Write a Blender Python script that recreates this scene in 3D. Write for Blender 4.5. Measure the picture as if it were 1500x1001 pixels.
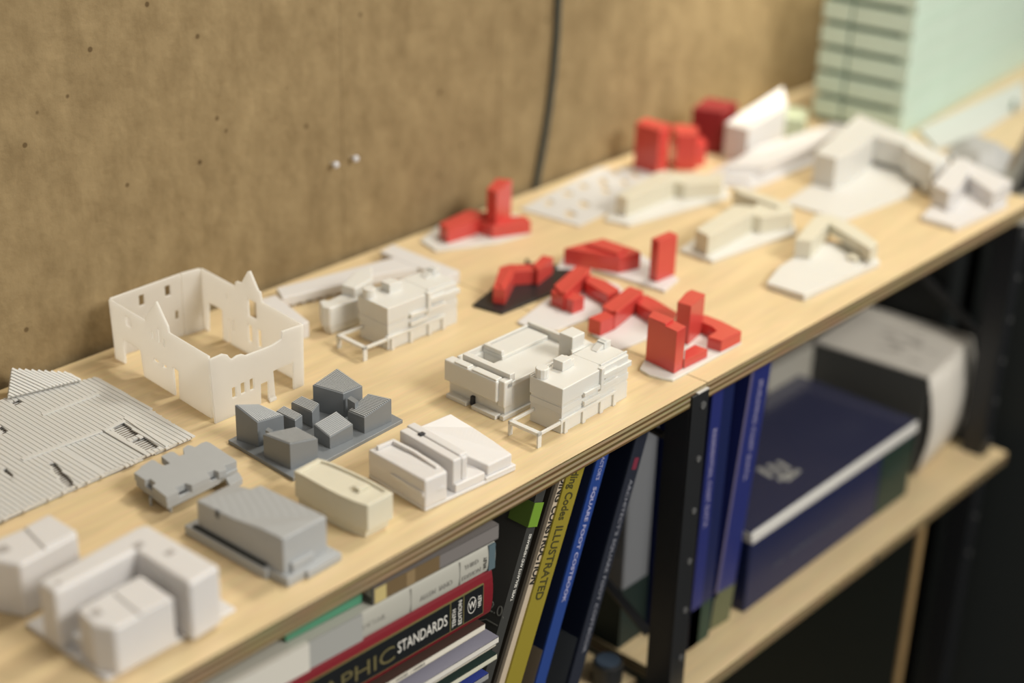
import bpy, bmesh, math, random
from mathutils import Vector, Matrix
from mathutils.geometry import delaunay_2d_cdt
random.seed(7)
for o in list(bpy.data.objects): bpy.data.objects.remove(o)
SC = bpy.context.scene
C = SC.collection
# ---------------------------------------------------------------- camera
cd = bpy.data.cameras.new('camera'); cam = bpy.data.objects.new('camera', cd); C.objects.link(cam)
cd.sensor_width = 36; cd.lens = 57.6; cd.clip_start = .02; cd.clip_end = 60
right, up_, back = Vector((0.66923,-0.74259,0.02651)), Vector((0.30923,0.31077,0.89878)), Vector((-0.67566,-0.59329,0.43760))
mw = Matrix((right, up_, back)).transposed().to_4x4(); mw.translation = (-1.14648,-0.76141,0.70)
cam.matrix_world = mw
cd.dof.use_dof = True; cd.dof.focus_distance = 1.43; cd.dof.aperture_fstop = 1.8
SC.camera = cam
# ---------------------------------------------------------------- world, lights, exposure
SC.view_settings.view_transform = 'Standard'; SC.view_settings.look = 'None'
SC.view_settings.gamma = 1; SC.view_settings.exposure = 0.0; SC.view_settings.use_curve_mapping = False
w = bpy.data.worlds.new('room_light'); SC.world = w; w.use_nodes = True
w.node_tree.nodes['Background'].inputs[0].default_value = (1.0,.96,.88,1)
w.node_tree.nodes['Background'].inputs[1].default_value = .42
def area(name, loc, target, size, energy, col, sy=None):
    l = bpy.data.lights.new(name,'AREA'); l.energy = energy; l.color = col; l.size = size
    if sy: l.shape = 'RECTANGLE'; l.size_y = sy
    o = bpy.data.objects.new(name,l); C.objects.link(o); o.location = loc
    o.rotation_euler = (Vector(target)-Vector(loc)).to_track_quat('-Z','Y').to_euler()
    return o
area('pendant_lamp', (.78,.12,1.55), (-.9,.27,0), .30, 16.5, (1.0,.955,.84), .30)
area('ceiling_lamp_front', (.22,-1.9,1.60), (0,.1,-.15), 1.0, 55, (1.0,.97,.90), .7)
sl_ = bpy.data.lights.new('wall_fill_spot','SPOT'); sl_.energy = 75; sl_.color = (1.0,.95,.80); sl_.spot_size = math.radians(50); sl_.spot_blend = 1.0; sl_.shadow_soft_size = .06  # added spot that brightens the wall near the stack, not a real fixture
so_ = bpy.data.objects.new('wall_fill_spot', sl_); C.objects.link(so_); so_.location = (1.0,.20,.85); so_.rotation_euler = (Vector((.80,.455,.40))-Vector((1.0,.20,.85))).to_track_quat('-Z','Y').to_euler()

# ---------------------------------------------------------------- materials
def lin(c): return tuple(((x/255)/12.92 if x<=10 else ((x/255+.055)/1.055)**2.4) for x in c)
def mat(name, col, rough=.5, spec=.5, noise=0, nscale=40, bump=0, bscale=200, lines=0, lperiod=.0005, sss=0, trans=0, coat=0):
    m = bpy.data.materials.new(name); m.use_nodes = True; nt = m.node_tree; N = nt.nodes; b = N['Principled BSDF']
    b.inputs['Base Color'].default_value = (*col,1); b.inputs['Roughness'].default_value = rough
    b.inputs['Specular IOR Level'].default_value = spec
    if coat: b.inputs['Coat Weight'].default_value = coat; b.inputs['Coat Roughness'].default_value = .15
    if sss:
        b.inputs['Subsurface Weight'].default_value = sss; b.inputs['Subsurface Radius'].default_value = (1,.8,.6); b.inputs['Subsurface Scale'].default_value = .004
    tc = N.new('ShaderNodeTexCoord')
    if noise:
        n = N.new('ShaderNodeTexNoise'); n.inputs['Scale'].default_value = nscale; n.inputs['Detail'].default_value = 5
        nt.links.new(tc.outputs['Object'], n.inputs['Vector'])
        mx = N.new('ShaderNodeMix'); mx.data_type = 'RGBA'
        mx.inputs[6].default_value = (*[c*(1-noise) for c in col],1); mx.inputs[7].default_value = (*[min(1,c*(1+noise)) for c in col],1)
        nt.links.new(n.outputs['Fac'], mx.inputs[0]); nt.links.new(mx.outputs[2], b.inputs['Base Color'])
    hgt = None
    if bump:
        n2 = N.new('ShaderNodeTexNoise'); n2.inputs['Scale'].default_value = bscale; n2.inputs['Detail'].default_value = 4
        nt.links.new(tc.outputs['Object'], n2.inputs['Vector']); hgt = n2.outputs['Fac']; st = bump
    if lines:
        wv = N.new('ShaderNodeTexWave'); wv.bands_direction = 'Z'; wv.inputs['Scale'].default_value = .314159/lperiod
        wv.inputs['Distortion'].default_value = .6; wv.inputs['Detail Scale'].default_value = 3
        nt.links.new(tc.outputs['Object'], wv.inputs['Vector']); hgt = wv.outputs['Fac']; st = lines
    if hgt is not None:
        bp = N.new('ShaderNodeBump'); bp.inputs['Strength'].default_value = st; bp.inputs['Distance'].default_value = .0006
        nt.links.new(hgt, bp.inputs['Height']); nt.links.new(bp.outputs['Normal'], b.inputs['Normal'])
    return m
WHITE = mat('white_printed_plastic', (.68,.667,.627), .42, .4, noise=.02, nscale=60, lines=.08, sss=.35)
def thin(name, col, f):
    m = mat(name, col, .45, .35, noise=.02, nscale=60, lines=.12); nt = m.node_tree; b = nt.nodes['Principled BSDF']
    t = nt.nodes.new('ShaderNodeBsdfTranslucent'); t.inputs[0].default_value = (*col,1); mx = nt.nodes.new('ShaderNodeMixShader'); mx.inputs[0].default_value = f
    nt.links.new(b.outputs[0], mx.inputs[1]); nt.links.new(t.outputs[0], mx.inputs[2]); nt.links.new(mx.outputs[0], nt.nodes['Material Output'].inputs[0]); return m
THIN  = thin('thin_translucent_white_plastic', (.97,.96,.935), .68)
COOL  = mat('cool_white_printed_plastic', (.67,.648,.635), .45, .35, noise=.02, nscale=60, lines=.06, sss=.25)
CREAM = mat('cream_translucent_plastic', (.66,.622,.50), .42, .4, noise=.03, nscale=90, lines=.15, sss=.25)
GREY  = mat('grey_printed_plastic', (.20,.215,.23), .38, .5, noise=.04, nscale=120)
GRIDGE = mat('grey_plastic_lit_ridge', (.44,.455,.465), .4, .5)  # same grey plastic, lightened to paint light on the roof ridges
GREY2 = mat('light_grey_printed_plastic', (.39,.40,.405), .45, .4, noise=.04, nscale=80, lines=.2)
RED   = mat('red_printed_plastic', (.58,.062,.05), .24, .6, noise=.05, nscale=50)
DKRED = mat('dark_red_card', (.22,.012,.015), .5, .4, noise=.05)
BLACK = mat('black_plastic', (.016,.017,.018), .38, .5)
STEEL = mat('black_steel', (.012,.013,.015), .45, .5, noise=.1, nscale=30)
BOLT  = mat('worn_bolt_steel', (.10,.10,.10), .35, .6)
ZINC  = mat('bare_metal_edge', (.55,.53,.50), .35, .6)
PAPER = mat('white_paper', (.60,.585,.56), .7, .2, noise=.03, nscale=30)
VOID  = mat('dark_opening_shade', (.05,.05,.055), .7, .2)  # dark tone painted as the shade inside holes and openings
def wood(name, face, dark, edge=True, ply=.0028, zoff=0):
    m = bpy.data.materials.new(name); m.use_nodes = True; nt = m.node_tree; N = nt.nodes; b = N['Principled BSDF']; K = nt.links
    tc = N.new('ShaderNodeTexCoord')
    mp = N.new('ShaderNodeMapping'); mp.inputs['Scale'].default_value = (1.6,16,16); K.new(tc.outputs['Object'], mp.inputs['Vector'])
    n = N.new('ShaderNodeTexNoise'); n.inputs['Scale'].default_value = 4; n.inputs['Detail'].default_value = 6; n.inputs['Distortion'].default_value = .8; K.new(mp.outputs[0], n.inputs['Vector'])
    rp = N.new('ShaderNodeValToRGB'); rp.color_ramp.elements[0].position = .25; rp.color_ramp.elements[0].color = (*[c*.87 for c in face],1)
    rp.color_ramp.elements[1].position = .68; rp.color_ramp.elements[1].color = (*[min(1,c*1.06) for c in face],1); K.new(n.outputs['Fac'], rp.inputs[0])
    mp2 = N.new('ShaderNodeMapping'); mp2.inputs['Scale'].default_value = (6,160,160); K.new(tc.outputs['Object'], mp2.inputs['Vector'])
    n2 = N.new('ShaderNodeTexNoise'); n2.inputs['Scale'].default_value = 5; n2.inputs['Detail'].default_value = 3; K.new(mp2.outputs[0], n2.inputs['Vector'])
    mul = N.new('ShaderNodeMix'); mul.data_type = 'RGBA'; mul.blend_type = 'MULTIPLY'; mul.inputs[0].default_value = .22
    K.new(rp.outputs[0], mul.inputs[6]); K.new(n2.outputs['Color'], mul.inputs[7])
    out = mul.outputs[2]
    if edge:
        geo = N.new('ShaderNodeNewGeometry'); sx = N.new('ShaderNodeSeparateXYZ'); K.new(geo.outputs['True Normal'], sx.inputs[0])
        ab = N.new('ShaderNodeMath'); ab.operation = 'ABSOLUTE'; K.new(sx.outputs['Z'], ab.inputs[0])
        lt = N.new('ShaderNodeMath'); lt.operation = 'LESS_THAN'; lt.inputs[1].default_value = .5; K.new(ab.outputs[0], lt.inputs[0])
        so = N.new('ShaderNodeSeparateXYZ'); K.new(tc.outputs['Object'], so.inputs[0])
        ad = N.new('ShaderNodeMath'); ad.operation = 'ADD'; ad.inputs[1].default_value = 1.0+zoff; K.new(so.outputs['Z'], ad.inputs[0])
        md = N.new('ShaderNodeMath'); md.operation = 'PINGPONG'; md.inputs[1].default_value = ply; K.new(ad.outputs[0], md.inputs[0])
        dv = N.new('ShaderNodeMath'); dv.operation = 'DIVIDE'; dv.inputs[1].default_value = ply; K.new(md.outputs[0], dv.inputs[0])
        r2 = N.new('ShaderNodeValToRGB'); r2.color_ramp.elements[0].position = .36; r2.color_ramp.elements[0].color = (*dark,1)
        r2.color_ramp.elements[1].position = .62; r2.color_ramp.elements[1].color = (*[c*.66 for c in face],1); K.new(dv.outputs[0], r2.inputs[0])
        mp3 = N.new('ShaderNodeMapping'); mp3.inputs['Scale'].default_value = (9,9,300); K.new(tc.outputs['Object'], mp3.inputs['Vector'])
        n3 = N.new('ShaderNodeTexNoise'); n3.inputs['Scale'].default_value = 3; K.new(mp3.outputs[0], n3.inputs['Vector'])
        m3 = N.new('ShaderNodeMix'); m3.data_type = 'RGBA'; m3.blend_type = 'MULTIPLY'; m3.inputs[0].default_value = .6; K.new(r2.outputs[0], m3.inputs[6]); K.new(n3.outputs['Color'], m3.inputs[7])
        mx = N.new('ShaderNodeMix'); mx.data_type = 'RGBA'; K.new(lt.outputs[0], mx.inputs[0]); K.new(out, mx.inputs[6]); K.new(m3.outputs[2], mx.inputs[7]); out = mx.outputs[2]
    K.new(out, b.inputs['Base Color']); b.inputs['Roughness'].default_value = .42; b.inputs['Specular IOR Level'].default_value = .35
    bp = N.new('ShaderNodeBump'); bp.inputs['Strength'].default_value = .06; bp.inputs['Distance'].default_value = .001; K.new(n2.outputs['Fac'], bp.inputs['Height']); K.new(bp.outputs[0], b.inputs['Normal'])
    return m
PLY = wood('birch_plywood', (.77,.595,.345), (.17,.105,.04))
PLY2 = wood('birch_plywood_counter', (.78,.615,.375), (.17,.105,.04))
def wallmat():
    m = bpy.data.materials.new('brown_fibreboard'); m.use_nodes = True; nt = m.node_tree; N = nt.nodes; b = N['Principled BSDF']; K = nt.links
    tc = N.new('ShaderNodeTexCoord')
    n = N.new('ShaderNodeTexNoise'); n.inputs['Scale'].default_value = 22; n.inputs['Detail'].default_value = 8; n.inputs['Roughness'].default_value = .62
    mp = N.new('ShaderNodeMapping'); mp.inputs['Scale'].default_value = (1.5,1,.8); K.new(tc.outputs['Object'], mp.inputs['Vector']); K.new(mp.outputs[0], n.inputs['Vector'])
    rp = N.new('ShaderNodeValToRGB'); rp.color_ramp.elements[0].position = .3; rp.color_ramp.elements[0].color = (.205,.145,.072,1)
    rp.color_ramp.elements[1].position = .7; rp.color_ramp.elements[1].color = (.315,.232,.122,1); K.new(n.outputs['Fac'], rp.inputs[0])
    v = N.new('ShaderNodeTexVoronoi'); v.inputs['Scale'].default_value = 26; K.new(tc.outputs['Object'], v.inputs['Vector'])
    sp = N.new('ShaderNodeValToRGB'); sp.color_ramp.elements[0].position = .05; sp.color_ramp.elements[0].color = (.35,.3,.25,1); sp.color_ramp.elements[1].position = .08; sp.color_ramp.elements[1].color = (1,1,1,1); K.new(v.outputs['Distance'], sp.inputs[0])
    mu = N.new('ShaderNodeMix'); mu.data_type = 'RGBA'; mu.blend_type = 'MULTIPLY'; mu.inputs[0].default_value = .8; K.new(rp.outputs[0], mu.inputs[6]); K.new(sp.outputs[0], mu.inputs[7])
    K.new(mu.outputs[2], b.inputs['Base Color']); b.inputs['Roughness'].default_value = .85; b.inputs['Specular IOR Level'].default_value = .15
    n2 = N.new('ShaderNodeTexNoise'); n2.inputs['Scale'].default_value = 60; n2.inputs['Detail'].default_value = 6; K.new(tc.outputs['Object'], n2.inputs['Vector'])
    bp = N.new('ShaderNodeBump'); bp.inputs['Strength'].default_value = .5; bp.inputs['Distance'].default_value = .004; K.new(n2.outputs['Fac'], bp.inputs['Height']); K.new(bp.outputs[0], b.inputs['Normal'])
    return m
WALL = wallmat()

# ---------------------------------------------------------------- building helpers
def B(): return bmesh.new()
def wloc(o):
    v = Vector((0,0,0))
    while o: v += o.location; o = o.parent
    return v
def obj(name, bm, m, parent=None, bev=0, seg=2, kind=None, label=None, smooth=False):
    bmesh.ops.recalc_face_normals(bm, faces=bm.faces)
    if parent is not None: bmesh.ops.translate(bm, verts=bm.verts, vec=-wloc(parent))
    me = bpy.data.meshes.new(name); bm.to_mesh(me); bm.free(); me.materials.append(m)
    if smooth: me.polygons.foreach_set('use_smooth', [True]*len(me.polygons))
    o = bpy.data.objects.new(name, me); C.objects.link(o)
    if parent is not None: o.parent = parent
    if bev:
        md = o.modifiers.new('soft_edges','BEVEL'); md.width = bev; md.segments = seg; md.limit_method = 'ANGLE'; md.angle_limit = math.radians(35)
    if kind: o['kind'] = kind
    if label: o['label'] = label
    return o
def thing(name, label, cat, xy, z=0, group=None):
    o = bpy.data.objects.new(name, None); C.objects.link(o); o.empty_display_size = .02
    o.location = (xy[0], xy[1], z); o['label'] = label; o['category'] = cat
    if group: o['group'] = group
    return o
def tag(o, label, cat, group=None):
    o['label'] = label; o['category'] = cat
    if group: o['group'] = group
    return o
def cen(p): return (sum(q[0] for q in p)/len(p), sum(q[1] for q in p)/len(p))
def prism(b, pts, z0, z1=None):
    """pts: list of (x,y) with z1 number, or (x,y,ztop)"""
    lo = [b.verts.new((p[0],p[1],z0)) for p in pts]
    hi = [b.verts.new((p[0],p[1],p[2] if len(p)>2 else z1)) for p in pts]
    n = len(pts)
    b.faces.new(lo[::-1]); b.faces.new(hi)
    for i in range(n): b.faces.new((lo[i],lo[(i+1)%n],hi[(i+1)%n],hi[i]))
def loft(b, lo, hi):
    n = len(lo); a = [b.verts.new(p) for p in lo]; c = [b.verts.new(p) for p in hi]
    b.faces.new(a[::-1]); b.faces.new(c)
    for i in range(n): b.faces.new((a[i],a[(i+1)%n],c[(i+1)%n],c[i]))
def box(b, x0,x1,y0,y1,z0,z1): prism(b, [(x0,y0),(x1,y0),(x1,y1),(x0,y1)], z0, z1)
class Fr:
    def __init__(s, f): s.o, s.a, s.lu, s.lv = f; s.c, s.s = math.cos(s.a), math.sin(s.a)
    def p(s, u, v): x, y = u*s.lu, v*s.lv; return (s.o[0]+x*s.c-y*s.s, s.o[1]+x*s.s+y*s.c)
    def box(s, b, u0,u1,v0,v1,z0,z1): prism(b, [s.p(u0,v0),s.p(u1,v0),s.p(u1,v1),s.p(u0,v1)], z0, z1)
    def poly(s, b, pts, z0, z1): prism(b, [(*s.p(q[0],q[1]),*q[2:]) for q in pts], z0, z1)
def area2(p): return sum(p[i][0]*p[(i+1)%len(p)][1]-p[(i+1)%len(p)][0]*p[i][1] for i in range(len(p)))/2
def sheet(b, outline, holes, f0, f1):
    """solid sheet with holes; f0,f1 map a 2D point to the two faces"""
    loops = [outline]+list(holes); vs = []; ed = []
    for lp in loops:
        k = len(vs); vs += [Vector(q[:2]) for q in lp]; ed += [(k+i, k+(i+1)%len(lp)) for i in range(len(lp))]
    faces = [list(range(len(outline)))]; k = len(outline)
    v2, e2, f2, ov, oe, of = delaunay_2d_cdt(vs, ed, [], 0, 1e-7)
    def inside(q, lp):
        r = False; j = len(lp)-1
        for i in range(len(lp)):
            a, c = lp[i], lp[j]
            if (a[1]>q[1]) != (c[1]>q[1]) and q[0] < (c[0]-a[0])*(q[1]-a[1])/(c[1]-a[1])+a[0]: r = not r
            j = i
        return r
    keep = []
    for f in f2:
        q = sum((v2[i] for i in f), Vector((0,0)))/len(f)
        if inside(q, outline) and not any(inside(q, h) for h in holes): keep.append(f)
    A = [b.verts.new(f0(v)) for v in v2]; D = [b.verts.new(f1(v)) for v in v2]
    cnt = {}
    for f in keep:
        b.faces.new([A[i] for i in f]); b.faces.new([D[i] for i in reversed(f)])
        for i in range(len(f)):
            e = (f[i], f[(i+1)%len(f)]); cnt[e] = 1
    for (i,j) in cnt:
        if (j,i) not in cnt: b.faces.new((A[j],A[i],D[i],D[j]))
    bmesh.ops.delete(b, geom=[v for v in b.verts if not v.link_faces], context='VERTS')
def upright(b, o, d, outline, holes, th):
    nx, ny = -d[1], d[0]
    sheet(b, outline, holes, lambda q: (o[0]+d[0]*q[0], o[1]+d[1]*q[0], q[1]), lambda q: (o[0]+d[0]*q[0]+nx*th, o[1]+d[1]*q[0]+ny*th, q[1]))
def flat(b, outline, holes, z0, z1): sheet(b, outline, holes, lambda q: (q[0],q[1],z0), lambda q: (q[0],q[1],z1))
def cyl(b, x, y, z0, z1, r, n=16): prism(b, [(x+r*math.cos(2*math.pi*i/n), y+r*math.sin(2*math.pi*i/n)) for i in range(n)], z0, z1)
def tube(b, path, r, n=8):
    rings = []
    for i, p in enumerate(path):
        p = Vector(p); t = (Vector(path[min(i+1,len(path)-1)])-Vector(path[max(i-1,0)])).normalized()
        a = t.orthogonal().normalized() if i == 0 else (rings_a - t*rings_a.dot(t)).normalized(); rings_a = a; c = t.cross(a)
        rings.append([b.verts.new(p+r*(math.cos(2*math.pi*k/n)*a+math.sin(2*math.pi*k/n)*c)) for k in range(n)])
    for q0, q1 in zip(rings, rings[1:]):
        for k in range(n): b.faces.new((q0[k],q0[(k+1)%n],q1[(k+1)%n],q1[k]))
    b.faces.new(rings[0][::-1]); b.faces.new(rings[-1])
def lettering(name, s, size, m, parent, origin, xdir, ydir, spacing=1.0, sx=1.0, bold=0, label=None, fit=None):
    """flat printed letters as a thin mesh; origin = baseline start, world space"""
    cu = bpy.data.curves.new(name,'FONT'); cu.body = s; cu.size = size; cu.space_character = spacing; cu.extrude = .00015; cu.offset = bold; cu.resolution_u = 3
    t = bpy.data.objects.new(name, cu); C.objects.link(t)
    dg = bpy.context.evaluated_depsgraph_get(); me = bpy.data.meshes.new_from_object(t.evaluated_get(dg)); bpy.data.objects.remove(t)
    x = Vector(xdir).normalized(); y = Vector(ydir).normalized(); n = x.cross(y)
    if fit: sx = fit/max(v.co.x for v in me.vertices)
    M = Matrix((x*sx, y, n)).transposed().to_4x4(); M.translation = Vector(origin)-wloc(parent); me.transform(M)
    me.materials.clear(); me.materials.append(m)
    o = bpy.data.objects.new(name, me); C.objects.link(o); o.parent = parent
    if label: o['label'] = label
    return o

# ================================================================ SETTING
b = B(); box(b, -3,4,-3,.75,-1.13,-1.1); FLOOR = obj('floor', b, mat('grey_floor', (.10,.10,.095), .5, .4, noise=.15, nscale=6)); FLOOR['kind'] = 'structure'
b = B(); box(b, -3,4,.470,.60,-1.1,2.2); o = obj('wall_back', b, WALL); o['kind'] = 'structure'
for i,(x0,x1) in enumerate(((-3,-.0391),(-.0388,.2039),(.2042,4))):
    b = B(); box(b, x0,x1,.456,.470,-1.09,2.19); obj('panel', b, WALL, o, bev=.0004)

# shelving unit
T = .0175
ZL = -.352
SH = thing('shelving_unit', 'open shelving unit with birch plywood shelves and black steel posts against the brown wall', 'shelf', (0,.2), -1.1)
b = B(); prism(b, [(-.985,.118),(-.855,0),(-.0272,0),(-.0272,-.0),(-.0008,.0),(-.0008,.448),(-.985,.448)], -T, 0); obj('top_board', b, PLY, SH, bev=.0006)
b = B(); prism(b, [(-.0003,0),(.677,0),(.677,.448),(-.0003,.448)], -T, 0); obj('top_board', b, PLY, SH, bev=.0006)
b = B(); prism(b, [(-.985,.04),(-.022,.04),(-.022,.43),(-.985,.43)], ZL-.015, ZL); obj('lower_board', b, PLY, SH, bev=.0006)
b = B(); prism(b, [(-.02,-.016),(.692,-.016),(.692,.02),(.677,.02),(.677,.43),(.0005,.43),(.0005,.0),(-.02,.0)], ZL-.015, ZL); LB = obj('lower_board', b, PLY, SH, bev=.0006)
b = B(); cyl(b, 0,0, 0,.0006, .004, 12); bmesh.ops.rotate(b, verts=b.verts, matrix=Matrix.Rotation(math.pi/2,3,'X')); bmesh.ops.translate(b, verts=b.verts, vec=(0.3604,-.016,ZL-.0075)); obj('bolt_hole', b, VOID, LB)
def post(x0, top, front=-.003):
    b = B(); box(b, x0,x0+.0255,front,front+.003,-1.1,top); box(b, x0,x0+.003,front+.003,front+.030,-1.1,top)
    o = obj('post', b, STEEL, SH, bev=.0005)
    b = B(); box(b, x0+.008,x0+.0250,front,front+.004,top,top+.0012); obj('post_cap', b, ZINC, o)
    for k in range(9):
        z = top-.014-.058*k; b = B(); cyl(b,0,0,0,.0012,.0035 if k else .0042,10); bmesh.ops.rotate(b, verts=b.verts, matrix=Matrix.Rotation(math.pi/2,3,'X'))
        bmesh.ops.translate(b, verts=b.verts, vec=(x0+.0165,front,z)); obj('bolt', b, BOLT, o)
    return o
post(-.0262, -.0055); post(.6555, -.030, .004)
for x0 in (-.0262,.6555):
    b = B(); box(b, x0,x0+.003,.405,.43,-1.1,-.02); box(b, x0,x0+.0255,.43,.433,-1.1,-.02); obj('rear_post', b, STEEL, SH)
def bar(name, p, q, r, m=STEEL, par=SH):
    b = B(); tube(b, [p,q], r, 6); return obj(name, b, m, par)
bar('brace', (-.022,.03,-.060), (-.022,.41,-.030), .004); bar('brace', (-.022,.03,-.29), (-.022,.41,-.06), .005); 
bar('brace', (.685,.06,-.05), (.685,.41,-.20), .006); bar('brace', (.685,.30,-.04), (.685,.045,-.20), .006)
# divider panel below the right bay
DV = mat('dark_green_laminate', (.012,.018,.017), .6, .3)
b = B(); box(b, .504,.518,.004,.43,-1.1,ZL-.016); o = obj('divider_panel', b, DV, SH)
b = B(); box(b, .504,.518,.0,.004,-1.1,ZL-.016); obj('edge_strip', b, wood('plywood_edge_strip',(.42,.28,.13),(.1,.06,.03),False), o)
b = B(); box(b, -.02,.677,.0,.43,-.92,-.905); obj('bottom_board', b, PLY, SH)
b = B(); box(b, -.99,.69,.434,.440,-1.09,-.03); obj('back_sheet', b, DV, SH)

# neighbouring counter beyond the shelf end
cp = [(0.8284,0.1019),(0.8942,0.1228)]
GD0 = mat('black_side_panel', (.016,.018,.018), .6, .3)
CT = thing('side_counter', 'pale plywood counter beyond the far end of the shelf, under the stacked green boards', 'counter', (1.2,.3), -1.1)
d = (cp[1][0]-cp[0][0], cp[1][1]-cp[0][1])
b = B(); prism(b, [(.694,.10),cp[0],(cp[0][0]+d[0]*8,cp[0][1]+d[1]*8),(cp[0][0]+d[0]*8,.452),(.694,.452)], -.02, 0); obj('counter_top', b, PLY2, CT, bev=.001)
EDG = [(.697,.104),(cp[0][0],cp[0][1]+.003),(cp[0][0]+d[0]*8,cp[0][1]+d[1]*8+.004),(1.30,.44),(.697,.44)]
b = B(); prism(b, EDG, -1.1, -.085); obj('counter_base', b, GD0, CT)
b = B(); prism(b, EDG, -.085, -.0205); obj('apron', b, mat('warm_grey_counter_front',(.36,.34,.28),.6,.3), CT)
b = B(); box(b, .6945,.697,.104,.44,-1.1,-.021); obj('side_panel', b, GD0, CT)
GC = thing('grey_cabinet', 'low grey cabinet standing close by the right end of the shelf', 'cabinet', (1.1,-.2), -1.1)
GP = mat('grey_cabinet_top_paint', (.27,.255,.21), .5, .4, noise=.04, nscale=10); GD = mat('charcoal_cabinet_side', (.022,.026,.026), .6, .3)
b = B(); box(b, .735,1.6,-.75,.085,-1.09,-.075); obj('carcass', b, GD, GC, bev=.002)
b = B(); box(b, .730,1.605,-.755,.088,-.075,-.055); obj('cabinet_top', b, GP, GC, bev=.002)

# cable and pins on the wall
cable = [(0.2965,0.452,0.2729),(0.2994,0.452,0.2249),(0.2994,0.452,0.1845),(0.296,0.452,0.1356),(0.2899,0.452,0.0906),(0.2811,0.452,0.0456),(0.2719,0.452,0.0061),(0.2635,0.452,-0.0288),(0.255,0.452,-0.0622)]
b = B(); tube(b, [tuple(q) for q in cable], .0042, 8); tag(obj('cable', b, mat('dark_grey_cable',(.05,.055,.045),.5), smooth=True), 'dark grey cable hanging down the brown wall behind the shelf', 'cable')
PIN = mat('clear_pin_head', (.62,.62,.66), .12, .8)
for (x,y,z),lab in zip([(-0.0562,0.45,0.1121),(-0.028,0.45,0.1119)], ('left one of two shiny round push pins in the brown wall','right one of two shiny round push pins in the brown wall')):
    t = thing('push_pin', lab, 'push pin', (x,.456), z)
    b = B(); bmesh.ops.create_uvsphere(b, u_segments=14, v_segments=8, radius=.0036); bmesh.ops.translate(b, verts=b.verts, vec=(x,.448,z)); obj('head', b, PIN, t, smooth=True)
    b = B(); tube(b, [(x,.450,z),(x,.457,z)], .0008, 6); obj('shaft', b, ZINC, t)

# ================================================================ MODELS ON THE SHELF
# --- ribbed lattice roof sheet
out = [(-0.6002,0.2509),(-0.4932,0.4237),(-0.4775,0.4225),(-0.4123,0.4039),(-0.3971,0.4003),(-0.3973,0.3654),(-0.4047,0.2521),(-0.4323,0.2515),(-0.4499,0.2537),(-0.4704,0.251),(-0.4966,0.2523),(-0.5304,0.2528)]
holes = [[(-0.479,0.4153),(-0.4801,0.4046),(-0.4701,0.4052),(-0.4716,0.4154)],[(-0.5143,0.3815),(-0.5158,0.3676),(-0.5095,0.3681),(-0.5079,0.3853)],[(-0.5489,0.3179),(-0.5523,0.2995),(-0.5475,0.3007),(-0.5452,0.3172)],[(-0.517,0.2998),(-0.5299,0.2544),(-0.5207,0.2536),(-0.512,0.2968)],[(-0.4462,0.3154),(-0.4473,0.2858),(-0.4335,0.2851),(-0.4311,0.3167)],[(-0.4474,0.2834),(-0.4478,0.2572),(-0.4356,0.2565),(-0.4336,0.2813)]]
t = thing('lattice_roof_model', 'ribbed translucent white roof sheet with zigzag edge lying at the left end', 'model', cen(out))
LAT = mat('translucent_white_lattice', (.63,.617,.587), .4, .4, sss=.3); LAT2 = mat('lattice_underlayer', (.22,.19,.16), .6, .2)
rec = [(-0.4951,0.3166),(-0.4527,0.3142),(-0.452,0.2534),(-0.4945,0.2533)]
b = B(); flat(b, out, holes+[rec], .0024, .0042); obj('roof_sheet', b, LAT, t)
b = B(); flat(b, [(x,y) for x,y in rec], [], .0020, .0030); obj('recess_sheet', b, LAT, t)
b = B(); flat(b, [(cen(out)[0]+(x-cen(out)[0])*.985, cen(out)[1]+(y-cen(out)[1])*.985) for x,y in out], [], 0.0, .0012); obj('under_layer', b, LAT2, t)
def spans(x, loops, axis):
    ys = []
    for lp in loops:
        for i in range(len(lp)):
            a, c = lp[i], lp[(i+1)%len(lp)]
            if (a[axis]>x) != (c[axis]>x): ys.append(a[1-axis]+(c[1-axis]-a[1-axis])*(x-a[axis])/(c[axis]-a[axis]))
    ys.sort(); return [(ys[i],ys[i+1]) for i in range(0,len(ys)-1,2)]
b = B(); x = min(q[0] for q in out)+.002
while x < max(q[0] for q in out):
    for y0,y1 in spans(x, [out,rec]+holes, 0):
        e0 = random.choice((.0002,.0024))
        prism(b, [(x-.0017,y0-e0),(x+.0017,y0-e0),(x+.0017,y1+e0*.4),(x-.0017,y1+e0*.4)], .0034, .0047)
    for y0,y1 in spans(x, [rec], 0): prism(b, [(x-.0018,y0),(x+.0018,y0),(x+.0018,y1),(x-.0018,y1)], .0028, .0036)
    x += .0046
obj('rib', b, LAT, t, kind='stuff')
b = B(); y = min(q[1] for q in out)+.002
while y < max(q[1] for q in out):
    for x0,x1 in spans(y, [out], 1):
        e1 = random.choice((.0,.0034)); prism(b, [(x0,y-.00025),(x1+e1,y-.0006),(x1+e1,y+.0006),(x0,y+.00025)], .0010, .0017)
    y += .0034
obj('cross_rib', b, LAT, t, kind='stuff')
b = B()
for q in [[(-0.4731,0.3757),(-0.4165,0.3734),(-0.4167,0.3699),(-0.474,0.3713)],[(-0.5292,0.3209),(-0.4546,0.3153),(-0.4544,0.3116),(-0.5295,0.3164)],[(-0.4252,0.3187),(-0.4297,0.2529),(-0.433,0.2514),(-0.4279,0.3179)],[(-0.453,0.3136),(-0.4298,0.3163),(-0.4296,0.3126),(-0.4528,0.31)]]: prism(b, q, .0040, .0055)
obj('cross_band', b, LAT, t, kind='stuff')
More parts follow.
